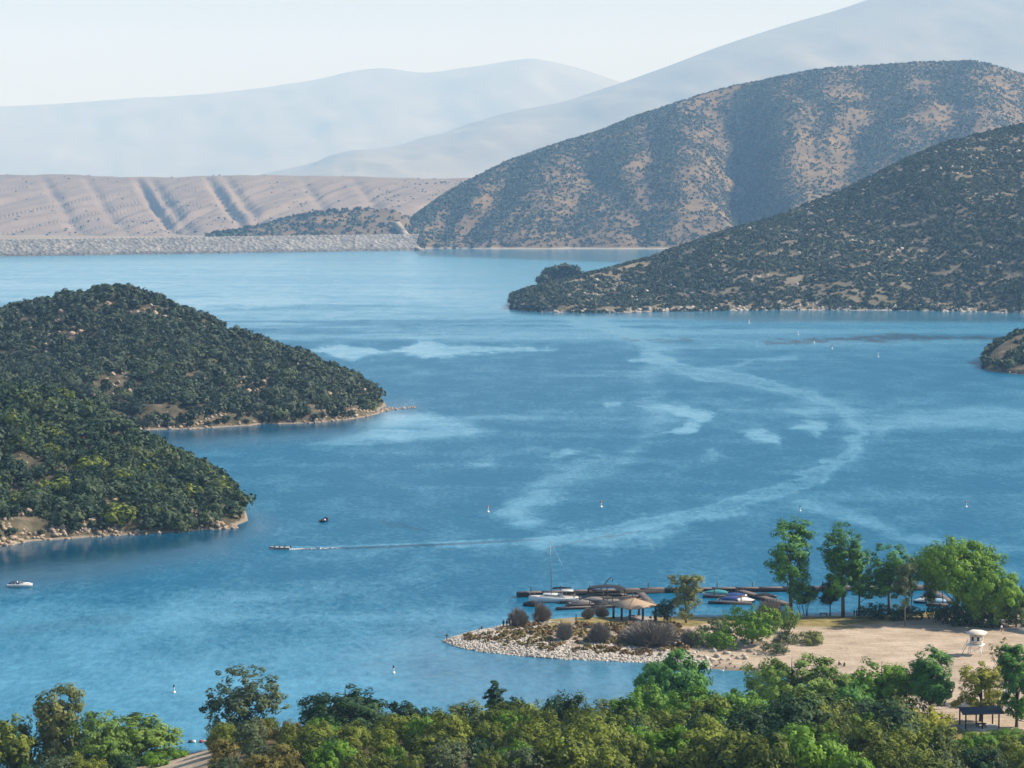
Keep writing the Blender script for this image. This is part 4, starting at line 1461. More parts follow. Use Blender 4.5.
place_shrub('bare brownish bush standing among the rocks of the spit, darker than those behind it', tw[2], 3, 3, 565, 641, 20, 23, name='bare_shrub')
place_shrub('bare upright bush on the grass edge below the left end of the pavilion', tw[0], 3, 3, 600, 643, 24, 24, name='bare_shrub', rz=2)
place_shrub('long grey leafless thicket in front of the pavilion', tw[1], 3, 3, 650, 645, 76, 27, name='bare_shrub', rz=1)
place_shrub('thin bare bush at the water left of the pavilion', tw[2], 3, 3, 588, 619, 18, 14, name='bare_shrub', rz=2)
place_shrub('thin bare bush against the left posts of the pavilion', tw[0], 3, 3, 601, 617, 18, 14, name='bare_shrub', rz=4)
place_shrub('bare brown bush behind the spreading tree by the cove', tw[2], 3, 3, 769, 622, 34, 26, name='bare_shrub', rz=3)
place_shrub('grey leafless bush at the right end of the long thicket', tw[2], 3, 3, 690, 646, 26, 20, name='bare_shrub', rz=5)

# --- trees along the near shore
NT = [
    # name, label, mesh args, px, top, Y, width px
    ('airy_tree', 'airy grey-green tree standing alone against the water near the bottom left', dict(kind='grey', h=17, w=15, n=105, clr=.85, per=22, leaf=.27, tr=.28, low=.12, inner=.35, fork=.22, limbs=30), 245, 661, 438, 98),
    ('olive_tree', 'olive-green tree with the highest crown of the clump at the lower left', dict(kind='olive', h=14, w=10, n=90, clr=.95, per=34, leaf=.26, low=.1, inner=.4), 60, 680, 420, 62),
    ('olive_tree', 'olive-brown tree at the left edge of the clump at the lower left', dict(kind='scrub', h=13, w=12, n=90, clr=.95, per=34, leaf=.26, low=.1, shape='low'), 12, 704, 418, 70),
    ('willow_tree', 'yellow-green willow in the middle of the clump at the lower left', dict(kind='willow', h=12, w=9, n=80, clr=.9, per=34, leaf=.25, shape='low'), 98, 704, 415, 56),
    ('willow_tree', 'light green willow at the right end of the lower left clump', dict(kind='willow', h=11, w=11, n=90, clr=.85, per=34, leaf=.25, shape='low', inner=.4), 140, 710, 424, 74),
    ('dark_oak', 'dark round-headed oak right of the airy grey-green tree', dict(kind='dark', h=11, w=13, n=90, clr=1.0, per=42, leaf=.25, bark=BARK_DARK, shape='low'), 345, 680, 428, 92),
    ('dark_oak', 'dark flat-topped oak right of the round-headed dark oak', dict(kind='dark', h=8, w=9, n=60, clr=.9, per=42, leaf=.24, bark=BARK_DARK, shape='low'), 408, 700, 428, 50),
    ('dark_conifer', 'dark pointed evergreen rising above the thicket at the bottom centre', dict(kind='dark', h=11, w=8, n=70, clr=.8, per=42, leaf=.23, bark=BARK_DARK, shape='cone'), 496, 684, 430, 56),
    ('dark_oak', 'dark oak crowding the right side of the pointed evergreen', dict(kind='dark', h=9, w=8, n=60, clr=.85, per=40, leaf=.24, bark=BARK_DARK, shape='low'), 515, 694, 431, 46),
    ('green_tree', 'dark green tree right of the pointed evergreen, before the open water', dict(kind='cotton', h=8, w=9, n=60, clr=.85, per=40, leaf=.24, bark=BARK_DARK, shape='low'), 556, 699, 432, 46),
    ('cottonwood_tree', 'rounded glossy green tree standing before the cove, left of the open water', dict(kind='cotton', h=10, w=12, n=100, clr=.9, per=42, leaf=.26, shape='low'), 673, 644, 484, 68),
    ('bright_tree', 'light green sapling left of the rounded tree before the cove', dict(kind='bright', h=9, w=7, n=60, clr=.8, per=36, leaf=.24, shape='low', inner=.4), 648, 674, 452, 40),
    ('bright_tree', 'vivid green low tree below the rounded tree before the cove', dict(kind='bright', h=8, w=10, n=80, clr=.9, per=42, leaf=.25, shape='low'), 688, 684, 446, 60),
    ('bright_tree', 'vivid green dome of a tree beneath the open water of the cove', dict(kind='bright', h=8, w=12, n=90, clr=.9, per=42, leaf=.25, shape='low'), 738, 687, 446, 78),
    ('willow_tree', 'big feathery willow overhanging the right side of the cove', dict(kind='willow', h=13, w=18, n=150, clr=1.05, per=42, leaf=.25, shape='low', inner=.4), 792, 648, 470, 98),
    ('willow_tree', 'smaller willow leaning against the right side of the big feathery one', dict(kind='willow', h=11, w=12, n=90, clr=.95, per=42, leaf=.25, shape='low', inner=.4), 834, 664, 466, 62),
    ('green_tree', 'rounded mid-green tree on the sand left of the dark upright poplar', dict(kind='ash', h=12, w=14, n=110, clr=1.0, per=42, leaf=.25, shape='low'), 882, 652, 470, 72),
    ('poplar_tree', 'dark upright poplar below the lifeguard tower', dict(kind='cotton', h=15, w=9, n=90, clr=1.0, per=42, leaf=.28, low=.08, fork=.15), 932, 645, 466, 48),
    ('poplar_tree', 'dark upright poplar at the right edge of the frame', dict(kind='cotton', h=17, w=9, n=90, clr=1.0, per=42, leaf=.28, low=.08, fork=.15), 1018, 643, 458, 42),
    ('yellow_tree', 'thin yellow-green tree over the roof of the picnic shelter', dict(kind='yellow', h=12, w=11, n=80, clr=.8, per=24, leaf=.24, low=.22, bark=BARK_DARK, inner=.25), 982, 659, 464, 58),
    ('yellow_tree', 'yellowish scrubby tree left of the picnic shelter', dict(kind='yellow', h=8, w=10, n=70, clr=.75, per=26, leaf=.22, bark=BARK_DARK, inner=.3, shape='low'), 928, 704, 448, 56),
    ('yellow_tree', 'low yellow-olive tree at the sand edge below the dark upright poplar', dict(kind='yellow', h=7, w=9, n=60, clr=.75, per=28, leaf=.22, bark=BARK_DARK, inner=.3, shape='low'), 896, 700, 450, 60),
    ('green_tree', 'grey-green low tree left of the yellow-olive one at the sand edge', dict(kind='grey', h=7, w=9, n=60, clr=.75, per=34, leaf=.22, bark=BARK_DARK, shape='low'), 862, 698, 452, 58),
    ('bright_tree', 'fresh green bushy tree at the right foot of the navy-roofed shelter', dict(kind='ash', h=7, w=9, n=70, clr=.8, per=36, leaf=.22, bark=BARK_DARK, shape='low'), 1012, 728, 444, 50),
    ('bright_tree', 'fresh green bushy tree in front of the navy-roofed shelter', dict(kind='ash', h=6, w=9, n=70, clr=.75, per=36, leaf=.22, bark=BARK_DARK, shape='low'), 962, 741, 438, 60),
    ('green_tree', 'mid-green bushy tree on the sand between the willows and the rounded mid-green tree', dict(kind='cotton', h=9, w=10, n=80, clr=.9, per=36, leaf=.24, bark=BARK_DARK, shape='low'), 855, 678, 460, 50),
    ('sparse_tree', 'nearly leafless tree over the sand at the right edge', dict(kind='olive', h=12, w=9, n=40, clr=.5, per=10, leaf=.22, low=.3, bark=BARK_DARK, inner=.2, limbs=40), 1006, 634, 480, 44),
]
for i, (nm, lb, kw, px, top, Y, wp) in enumerate(NT):
    place_tree(nm, 'tree', lb, TM(120 + i, **kw), px, top, kw['h'], kw['w'], Y=Y, wpx=wp * 1.17, rz=.4 * i)

# --- the thicket along the bottom of the picture: every shrub is a thing of its own
THK = {
    'scrub': ([SM(160 + k, 'scrub', 3, 4.2, 70, .62, 56, .155, rough=.2) for k in range(5)], 'rounded olive-green shrub in the dense thicket on the slope at the bottom'),
    'rust': ([SM(170 + k, 'rust', 3, 4.0, 70, .60, 54, .155, rough=.2) for k in range(3)], 'rust-tinged shrub in the dense thicket on the slope at the bottom left of centre'),
    'dark': ([SM(180 + k, 'dark', 3, 4.4, 70, .64, 56, .16, rough=.2) for k in range(3)], 'dark green shrub in the dense thicket on the slope at the bottom'),
    'ash': ([SM(190 + k, 'ash', 3, 4.0, 70, .62, 56, .16, rough=.2) for k in range(2)], 'fresh green shrub in the dense thicket on the slope at the bottom'),
    'twiggy': ([SM(195 + k, 'grey', 3, 3.8, 56, .70, 32, .18, rough=.35) for k in range(2)], 'grey-green shrub in the dense thicket on the slope at the bottom'),
}
rg = np.random.default_rng(99)
cnt = 0
for row, Y in enumerate((436, 429, 420, 410, 399, 387, 374, 360)):
    px = 212 + rg.uniform(0, 20)
    while px < 1075:
        yy = Y + rg.uniform(-5, 5)
        x = (px - 512) / F * yy
        skip = (px < 222 and Y > 422) or (918 < px < 1010 and Y > 420)
        if not skip:
            lft = sstep(460, 240, px) * .3
            u = rg.random()
            mid = 1.0 if 640 < px < 880 else 0.0
            if u < lft:
                kd = 'rust'
            elif u < lft + .11 + .06 * mid:
                kd = 'dark'
            elif u < lft + .27 + .14 * mid and px > 300:
                kd = 'ash'
            elif u < lft + .34 + .16 * mid:
                kd = 'twiggy'
            else:
                kd = 'scrub'
            ms, lb = THK[kd]
            me = ms[rg.integers(len(ms))]
            hh = (4.3 + 2.2 * rg.random() + (1.6 if 560 < px < 780 else 2.4 if px < 918 and px > 560 else 0) + (-1.0 if px < 420 else 0)) * (1 if Y < 432 else .8)
            hh *= .78 + .5 * rg.random()
            r = hh * (.56 + .16 * rg.random())
            o = link('thicket_shrub', me)
            o.location = (x, yy, gz(x, yy) - .2)
            o.scale = (r / 3, r / 3, hh / 4.2)
            o.rotation_euler = (0, 0, rg.random() * 6.28)
            tag(o, lb, 'shrub', 'shrubs of the bottom thicket, ' + kd.replace('scrub', 'olive').replace('ash', 'fresh green').replace('twiggy', 'grey-green').replace('rust', 'rusty'))
            cnt += 1
        px += (25 if px < 430 else 33) + rg.uniform(0, 14)
# lower-left clump: undergrowth at its feet
for k, (px, Y, r, h, kd) in enumerate(((10, 408, 4, 5.5, 'scrub'), (45, 404, 4, 4.5, 'twiggy'), (80, 405, 3.6, 4.0, 'scrub'), (118, 410, 3.4, 3.6, 'dark'), (150, 414, 3.0, 3.2, 'ash'), (172, 421, 2.2, 2.6, 'ash'), (-20, 404, 4, 5, 'scrub'), (28, 412, 4.4, 6.5, 'ash'), (66, 411, 4.2, 6.8, 'scrub'), (104, 417, 3.6, 5.2, 'ash'), (128, 420, 3.2, 5.0, 'scrub'))):
    ms, lb = THK[kd]
    x = (px - 512) / F * Y
    o = link('thicket_shrub', ms[k % len(ms)])
    o.location = (x, Y, gz(x, Y) - .2)
    o.scale = (r / 3, r / 3, h / 4.2)
    tag(o, '%s shrub at the foot of the tree clump at the lower left' % {'scrub': 'olive', 'twiggy': 'grey-green', 'dark': 'dark', 'ash': 'fresh green'}[kd], 'shrub', 'undergrowth of the lower left clump, ' + kd.replace('scrub', 'olive').replace('ash', 'fresh green').replace('twiggy', 'grey-green'))

# ------------------------------------------------------------------ people
SKIN = plain('skin', (0.42, 0.26, 0.18), .6, var=.05)
HAIR = plain('dark_hair', (0.03, 0.022, 0.018), .7)
CLOTH = {
    'black': plain('black_cloth', (0.02, 0.02, 0.025), .9), 'navy': plain('navy_cloth', (0.02, 0.03, 0.07), .9), 'blue': plain('blue_cloth', (0.04, 0.10, 0.25), .9),
    'red': plain('red_cloth', (0.35, 0.03, 0.03), .9), 'white': plain('white_cloth', (0.75, 0.74, 0.72), .9), 'grey': plain('grey_cloth', (0.15, 0.15, 0.15), .9), 'khaki': plain('khaki_cloth', (0.30, 0.24, 0.16), .9),
}


def person_mesh(pose):
    """skinned skeleton, 1.75 m; materials: 0 skin, 1 shirt, 2 trousers, 3 shoes"""
    sit = pose in ('sit', 'sit_ground')
    hz_ = {'sit': .45, 'sit_ground': .12}.get(pose, .93)
    j = {'pel': (0, 0, hz_), 'wa': (0, .01, hz_ + .2), 'ch': (0, .02, hz_ + .42), 'nk': (0, .01, hz_ + .57), 'hd': (0, -.02, hz_ + .67), 'hd2': (0, -.02, hz_ + .76)}
    r = {'pel': .15, 'wa': .125, 'ch': .15, 'nk': .06, 'hd': .095, 'hd2': .085}
    ed = [('pel', 'wa'), ('wa', 'ch'), ('ch', 'nk'), ('nk', 'hd'), ('hd', 'hd2')]
    for s, n in ((-1, 'l'), (1, 'r')):
        sh = (s * .19, .02, hz_ + .49)
        if pose == 'fish':
            el, wr, ha = (s * .25, -.20, hz_ + .28), (s * .13, -.45, hz_ + .32), (s * .10, -.53, hz_ + .34)
        elif sit:
            el, wr, ha = (s * .26, -.10, hz_ + .24), (s * .20, -.33, hz_ + .16), (s * .19, -.41, hz_ + .15)
        else:
            el, wr, ha = (s * .25, .03, hz_ + .22), (s * .26, -.06, hz_ - .02), (s * .26, -.08, hz_ - .11)
        if pose == 'sit':
            kn, an, to = (s * .13, -.45, .48), (s * .13, -.48, .08), (s * .13, -.62, .04)
        elif pose == 'sit_ground':
            kn, an, to = (s * .15, -.42, .42), (s * .14, -.70, .07), (s * .14, -.84, .05)
        else:
            o = .09 * s if pose == 'fish' else .04 * s
            kn, an, to = (s * .11, -.03 + o * .5, .50), (s * .12, o, .08), (s * .13, o - .14, .04)
        for nm, c, q in (('sh', sh, .075), ('el', el, .05), ('wr', wr, .036), ('ha', ha, .045), ('hip', (s * .10, -.01, hz_ - .04), .105), ('kn', kn, .07), ('an', an, .05), ('to', to, .045)):
            j[n + nm] = c
            r[n + nm] = q
        ed += [('ch', n + 'sh'), (n + 'sh', n + 'el'), (n + 'el', n + 'wr'), (n + 'wr', n + 'ha'), ('pel', n + 'hip'), (n + 'hip', n + 'kn'), (n + 'kn', n + 'an'), (n + 'an', n + 'to')]
    keys = list(j)
    me = bpy.data.meshes.new('body')
    me.from_pydata([j[k] for k in keys], [(keys.index(a), keys.index(c)) for a, c in ed], [])
    ob = bpy.data.objects.new('body', me)
    COL.objects.link(ob)
    ob.modifiers.new('skin', 'SKIN')
    sv = me.skin_vertices[0].data
    for i, k in enumerate(keys):
        sv[i].radius = (r[k], r[k])
        sv[i].use_root = (k == 'pel')
    sb = ob.modifiers.new('sub', 'SUBSURF')
    sb.levels = 1
    dg = bpy.context.evaluated_depsgraph_get()
    m2 = bpy.data.meshes.new_from_object(ob.evaluated_get(dg))
    bpy.data.objects.remove(ob)
    m2.name = 'person_' + pose
    m2.materials.clear()
    for _ in range(4):
        m2.materials.append(SKIN)
    nk = j['nk']
    for p in m2.polygons:
        c = p.center
        p.use_smooth = True
        dh = min((Vector(j[n + 'ha']) - c).length for n in 'lr')
        dw = min((Vector(j[n + 'wr']) - c).length for n in 'lr')
        df = min(min((Vector(j[n + 'to']) - c).length, (Vector(j[n + 'an']) - c).length) for n in 'lr')
        leg = min(min((Vector(j[n + a]) * t + Vector(j[n + b_]) * (1 - t) - c).length for t in (0, .25, .5, .75, 1)) for n in 'lr' for a, b_ in (('hip', 'kn'), ('kn', 'an')))
        trunk = min((Vector(j['wa']) - c).length, (Vector(j['ch']) - c).length, min((Vector(j[n + 'el']) - c).length for n in 'lr'))
        if c.z > nk[2] - .02 or dh < .1 or dw < .06:
            p.material_index = 0
        elif df < .11:
            p.material_index = 3
        elif leg < trunk or (c.z < hz_ + .06 and leg < .2):
            p.material_index = 2
        else:
            p.material_index = 1
    return m2, j['hd']


PM = {k: person_mesh(k) for k in ('stand', 'fish', 'sit', 'sit_ground')}


def hair_mesh():
    import bmesh
    bm = bmesh.new()
    bmesh.ops.create_icosphere(bm, subdivisions=2, radius=.112)
    for v in list(bm.verts):
        v.co.y *= 1.12
        if v.co.y < -.02 and v.co.z < .03:
            v.co.y = -.02
            v.co.z = max(v.co.z, .02)
    me = bpy.data.meshes.new('hair')
    bm.to_mesh(me)
    bm.free()
    me.materials.append(HAIR)
    return me


HM = hair_mesh()


def person(pose, loc, rz, shirt, trousers, label, group=None, sc=1.0):
    me, hd = PM[pose]
    o = link('person', me.copy())
    o.data.materials[1] = CLOTH[shirt]
    o.data.materials[2] = CLOTH[trousers]
    o.data.materials[3] = CLOTH['black']
    o.location = loc
    o.rotation_euler = (0, 0, rz)
    o.scale = (sc,) * 3
    h = link('hair', HM, o)
    h.location = (hd[0], hd[1] + .03, hd[2] + .065)
    return tag(o, label, 'person', group)


tip = G(447, 643.2) + np.array([0, 0, .35])
person('fish', tip, R(-75), 'black', 'grey', 'person in dark clothes fishing from the outermost rocks of the spit', sc=1.2)
b = MB()
b.tube([(0, 0, 0), (-1.1, -.2, .75), (-2.6, -.5, 1.45)], [.018, .012, .006], 5)
b.tube([(.1, .02, -.06), (-.15, -.02, .10)], [.03, .03], 6)
fr = b.obj('fishing_rod', plain('rod', (0.03, 0.03, 0.03), .5))
fr.location = tip + np.array([-.64, -.14, 1.5])
tag(fr, 'thin dark fishing rod held out over the water at the tip of the spit', 'fishing rod')
person('sit_ground', G(482, 631) + np.array([0, 0, .4]), R(-60), 'black', 'navy', 'person in dark clothes sitting on the rocks near the end of the spit')
for k, (px, c, t, lb) in enumerate(((503.5, 'black', 'navy', 'leftmost of three dark-clad people standing beside the bare bush on the spit'), (506.8, 'navy', 'black', 'middle one of three dark-clad people standing beside the bare bush on the spit'), (510.8, 'grey', 'navy', 'person standing right against the bare bush on the spit, rightmost of three'))):
    person('stand', G(px, 629) + np.array([0, 0, .3]), R(-150 + 110 * k), c, t, lb, sc=1.1)
person('stand', G(854.3, 616.5), R(160), 'black', 'navy', 'person standing by the water left of the leaning cottonwood, nearer the tall one')
person('stand', G(856.6, 616.5), R(-140), 'navy', 'black', 'person standing by the water against the leaning cottonwood stem')
person('stand', G(654.5, 621), R(30), 'red', 'khaki', 'person in a red shirt under the right end of the pavilion')
person('sit_ground', G(839, 665), R(40), 'black', 'navy', 'person in dark clothes sitting on the open sand, left one of two')
person('sit_ground', G(844.5, 666), R(-20), 'grey', 'black', 'person in dark clothes sitting on the open sand, right one of two')
person('stand', G(1001.5, 632), R(20), 'white', 'grey', 'person in a white shirt standing in front of the beach cart')

# ------------------------------------------------------------------ pavilion on the spit
ROOF_TAN = plain('tan_roof', (0.35, 0.265, 0.185), .8, var=.12, scale=2.0)
WOOD_DK = plain('dark_timber', (0.06, 0.045, 0.035), .8, var=.3, scale=2)
WOOD_GR = plain('weathered_wood', (0.22, 0.19, 0.16), .9, var=.3, scale=1.2)
CONC = plain('concrete', (0.42, 0.40, 0.37), .9, var=.12, scale=.8)
WHITE = plain('white_paint', (0.80, 0.79, 0.76), .45, var=.05)
METAL = plain('dull_metal', (0.35, 0.35, 0.36), .45, .6)

pc = G(634.5, 619.5)
pav = empty('picnic_pavilion', pc, R(30))
b = MB()
b.box((0, 0, .0), (7.9, 7.9, .24))
b.obj('slab', plain('shaded_concrete', (0.22, 0.2, 0.18), .9), pav)  # slab coloured dark to stand in for shade under the roof
hr, eav, apx = 4.7, 3.65, 5.25
b = MB()
for z0, o in ((0, 0), (-.16, 0)):
    pass
v = [(-hr, -hr, eav), (hr, -hr, eav), (hr, hr, eav), (-hr, hr, eav), (-.25, -.25, apx), (.25, -.25, apx), (.25, .25, apx), (-.25, .25, apx)]
v2 = [(x, y, z - .18) for x, y, z in v]
b.add(v + v2, [(0, 1, 5, 4), (1, 2, 6, 5), (2, 3, 7, 6), (3, 0, 4, 7), (4, 5, 6, 7), (8, 12, 13, 9), (9, 13, 14, 10), (10, 14, 15, 11), (11, 15, 12, 8), (0, 8, 9, 1), (1, 9, 10, 2), (2, 10, 11, 3), (3, 11, 8, 0)])
rf = b.obj('roof', ROOF_TAN, pav)
b = MB()
for sx, sy in ((-1, -1), (1, -1), (1, 1), (-1, 1)):
    b.tube([(sx * hr, sy * hr, eav + .04), (sx * .25, sy * .25, apx + .04)], [.10, .10], 5)
b.obj('ridge_cap', plain('ridge_cap', (0.30, 0.20, 0.13), .8), rf)
for sx, sy in ((-1, -1), (1, -1), (1, 1), (-1, 1), (-1, 0), (1, 0), (0, -1), (0, 1)):
    if (sx, sy) in ((0, 1), (1, 0)):
        continue
    b = MB()
    b.box((sx * 3.7, sy * 3.7, 1.85), (.4, .4, 3.5))
    b.box((sx * 3.7, sy * 3.7, .3), (.6, .6, .3))
    b.obj('post', WOOD_DK, pav)
b = MB()
for s in (-1, 1):
    b.box((0, s * 3.7, 3.69), (7.8, .2, .26))
    b.box((s * 3.7, 0, 3.695), (.2, 7.2, .25))
b.obj('beam', WOOD_DK, pav)
tag(pav, 'open picnic pavilion with a tan pyramid roof on dark posts, on the spit', 'pavilion')


def picnic_table(p, rz, mat, label):
    t = empty('picnic_table', p, rz)
    b = MB()
    for k in range(5):
        b.box((0, -.32 + .16 * k, .74), (2.0, .145, .05))
    b.obj('tabletop', mat, t)
    for s in (-1, 1):
        b = MB()
        for k in range(2):
            b.box((0, s * (.68 + .15 * k), .45), (2.0, .14, .05))
        b.obj('seat', mat, t)
    for s in (-1, 1):
        b = MB()
        b.tube([(s * .7, -.75, 0), (s * .7, -.25, .71)], [.05, .05], 4)
        b.tube([(s * .7, .75, 0), (s * .7, .25, .71)], [.05, .05], 4)
        b.box((s * .7, 0, .40), (.06, 1.5, .09))
        b.box((s * .7, 0, .67), (.06, .7, .07))
        b.obj('leg', mat, t)
    tag(t, label, 'picnic table')
    return t


picnic_table(pc + np.array([-.6, .4, .18]), R(35), WOOD_DK, 'dark picnic table in the shade under the tan-roofed pavilion')
picnic_table(G(823.5, 616), R(4), WOOD_DK, 'dark picnic table on the grass at the water, left of the two tall cottonwoods')
# barbecue stand and marker post
q = G(650.5, 621.5)
g_ = empty('barbecue_grill', q, .3)
b = MB()
b.tube([(0, 0, -.2), (0, 0, .85)], [.05, .05], 6)
b.obj('leg', METAL, g_)
b = MB()
b.box((0, 0, .95), (.6, .45, .22))
b.box((0, .2, 1.12), (.6, .04, .14))
b.obj('firebox', plain('sooty_iron', (0.03, 0.03, 0.03), .7, .3), g_)
tag(g_, 'black barbecue grill on a post at the right end of the pavilion', 'grill')
p = G(576, 624)
b = MB()
b.tube([(0, 0, -.4), (0.02, 0, 1.2), (.05, 0, 2.2)], [.16, .15, .14], 8)
b.tube([(.05, 0, 2.2), (.05, 0, 2.32)], [.17, .15], 8)
o = b.obj('marker_post', WOOD_DK)
o.location = p
tag(o, 'short dark wooden post at the left end of the pavilion grass', 'post')

# ------------------------------------------------------------------ lifeguard tower
lg = empty('lifeguard_tower', G(975.5, 655), R(-22), .92)
b = MB()
b.box((0, 0, 2.55), (3.9, 3.7, .16))
b.obj('platform', WHITE, lg)
for sx in (-1, 1):
    for sy in (-1, 1):
        b = MB()
        b.tube([(sx * 1.7, sy * 1.55, -.4), (sx * 1.25, sy * 1.15, 2.5)], [.10, .10], 6)
        b.obj('leg', WHITE, lg)
b = MB()
b.tube([(-1.6, -1.45, .35), (1.32, -1.2, 2.2)], [.06, .06], 5)
b.tube([(1.6, -1.45, .35), (-1.32, -1.2, 2.2)], [.06, .06], 5)
b.tube([(1.6, -1.45, .35), (1.32, 1.2, 2.2)], [.06, .06], 5)
b.obj('brace', WHITE, lg)
b = MB()
b.box((0.15, .1, 4.0), (2.7, 2.6, 2.75), taper=1.04)
cb = b.obj('cabin', plain('cream_paint', (0.66, 0.62, 0.54), .6, var=.06), lg)
for kx in (-.62, .72):
    b = MB()
    b.box((kx + .1, -1.222, 4.15), (.62, .06, 1.1))
    wn = b.obj('window', plain('dark_glass', (0.03, 0.035, 0.04), .15, spec=.5), cb)
    b = MB()
    for dx, dz, w_, h_ in ((0, .6, .78, .1), (0, -.6, .78, .1), (-.35, 0, .08, 1.12), (.35, 0, .08, 1.12)):
        b.box((kx + .1 + dx, -1.25, 4.15 + dz), (w_, .07, h_))
    b.obj('window_frame', WHITE, wn)
b = MB()
b.box((1.53, .1, 4.1), (.06, 1.1, 1.0))
b.obj('window', plain('dark_side_glass', (0.03, 0.035, 0.04), .15, spec=.5), cb)
b = MB()
b.lathe([(.30, -.03), (.30, .03)], 12)
em = b.mesh('emblem', plain('orange_emblem', (0.45, 0.17, 0.03), .5))
eo = link('emblem', em, cb)
eo.location = (.15, -1.30, 5.02)
eo.rotation_euler = (R(90), 0, 0)
b = MB()
v = [(-2.1, -2.0, 5.38), (2.4, -2.0, 5.38), (2.4, 2.2, 5.38), (-2.1, 2.2, 5.38), (-1.0, -.8, 6.05), (1.3, -.8, 6.05), (1.3, 1.0, 6.05), (-1.0, 1.0, 6.05)]
v2 = [(x, y, z - .14) for x, y, z in v[:4]]
b.add(v + v2, [(0, 1, 5, 4), (1, 2, 6, 5), (2, 3, 7, 6), (3, 0, 4, 7), (4, 5, 6, 7), (8, 11, 10, 9), (0, 8, 9, 1), (1, 9, 10, 2), (2, 10, 11, 3), (3, 11, 8, 0)])
b.obj('roof', plain('cream_roof', (0.62, 0.58, 0.5), .7), lg)
b = MB()
for x0, x1, y in ((-1.9, -1.9, -1.75), (1.9, 1.9, -1.75), (-1.9, -1.9, 1.75), (-.6, -.6, -1.75)):
    b.tube([(x0, y, 2.6), (x1, y, 3.6)], [.045, .045], 5)
for a_, c_ in (((-1.9, -1.75), (1.9, -1.75)), ((-1.9, -1.75), (-1.9, 1.75))):
    for z in (3.1, 3.6):
        b.tube([(*a_, z), (*c_, z)], [.04, .04], 5)
b.obj('railing', WHITE, lg)
b = MB()
for y in (-.6, .35):
    b.tube([(-3.3, y, 0), (-1.95, y, 2.6)], [.06, .06], 5)
    b.tube([(-3.3, y, 1.0), (-1.95, y, 3.6)], [.04, .04], 5)
for k in range(9):
    t = (k + .5) / 9
    b.box((-3.3 + 1.35 * t, -.125, 2.6 * t), (.2, .9, .05))
b.obj('ladder', WHITE, lg)
tag(lg, 'cream lifeguard tower on splayed white legs, standing on the open sand', 'lifeguard tower')

# ------------------------------------------------------------------ beach cart
ct = empty('utility_cart', G(997, 628), R(12))
BLK = plain('black_rubber', (0.02, 0.02, 0.02), .8)
DKB = plain('dark_green_paint', (0.03, 0.045, 0.04), .5)
b = MB()
b.box((0, 0, .55), (2.7, 1.35, .35), taper=.96)
b.box((-1.0, 0, .88), (.75, 1.3, .35), taper=.85)
b.box((.95, 0, .86), (.8, 1.35, .28))
b.obj('body', DKB, ct)
b = MB()
b.box((.15, 0, .85), (.55, 1.25, .18))
b.box((.42, 0, 1.15), (.12, 1.25, .55))
b.obj('seat', BLK, ct)
for sx in (-.62, .75):
    for sy in (-.6, .6):
        b = MB()
        b.tube([(sx - .15, sy, .9), (sx, sy, 1.98)], [.03, .03], 5)
        b.obj('roof_post', METAL, ct)
b = MB()
b.box((.08, 0, 2.03), (2.1, 1.5, .1), taper=.93)
b.obj('roof', WHITE, ct)
for sx in (-.9, .9):
    for sy in (-.66, .66):
        b = MB()
        b.tube([(sx, sy - .11, .3), (sx, sy + .11, .3)], [.31, .31], 14)
        wh = b.obj('wheel', BLK, ct)
        b = MB()
        b.tube([(sx, sy - .125, .3), (sx, sy + .125, .3)], [.16, .16], 10)
        b.obj('rim', METAL, wh)
tag(ct, 'dark utility cart with a white roof parked at the back of the beach', 'cart')
# pale paved strip at the right edge of the beach
b = MB()
pv = [G(1004, 631), G(1030, 627), G(1075, 633), G(1060, 640)]
tops = [np.array([q[0], q[1], max(gz(q[0], q[1]), 1.2) + .28]) for q in pv]
b.add(np.array(tops + [q - np.array([0, 0, .8]) for q in tops]), [(0, 1, 2, 3), (0, 4, 5, 1), (1, 5, 6, 2), (2, 6, 7, 3), (3, 7, 4, 0)])
struct(b.obj('path', CONC))

# ------------------------------------------------------------------ picnic shelter at the lower right
NAVY = plain('navy_metal_roof', (0.05, 0.06, 0.09), .45, .2)


def shelter(p, rz, wd, dp, hh, mat, label):
    t = empty('picnic_shelter', p, rz)
    b = MB()
    b.box((0, 0, .06), (wd * .92, dp * .9, .2))
    b.obj('slab', CONC, t)
    b = MB()
    e = .22
    x, y = wd / 2, dp / 2
    v = [(-x, -y, hh), (x, -y, hh), (x, y, hh), (-x, y, hh), (-x, 0, hh + .75), (x, 0, hh + .75)]
    v = v + [(a, b_, c - e) for a, b_, c in v]
    b.add(v, [(0, 1, 5, 4), (3, 4, 5, 2), (6, 10, 11, 7), (9, 8, 11, 10), (0, 6, 7, 1), (2, 8, 9, 3), (0, 4, 10, 6), (4, 3, 9, 10), (1, 7, 11, 5), (5, 11, 8, 2)])
    b.obj('roof', mat, t)
    for sx in (-1, 0, 1):
        for sy in (-1, 1):
            b = MB()
            b.box((sx * wd * .40, sy * dp * .36, hh / 2), (.24, .24, hh - .1))
            b.obj('post', WOOD_DK, t)
    tag(t, label, 'shelter')
    return t


sp = D(979, 735, 458)
shelter((sp[0], sp[1], gz(sp[0], sp[1])), R(6), 8.2, 5.6, 3.4, NAVY, 'picnic shelter with a dark navy roof at the lower right, on dark posts')
sp2 = D(1000, 722, 476)
shelter((sp2[0], sp2[1], gz(sp2[0], sp2[1])), R(6), 4.6, 4.2, 3.0, plain('grey_metal_roof', (0.40, 0.42, 0.44), .5, .2), 'small picnic shelter with a pale grey roof behind the navy-roofed one')
picnic_table((sp[0] + .3, sp[1] - .4, gz(sp[0], sp[1]) + .16), R(8), WOOD_DK, 'dark picnic table under the navy-roofed shelter')
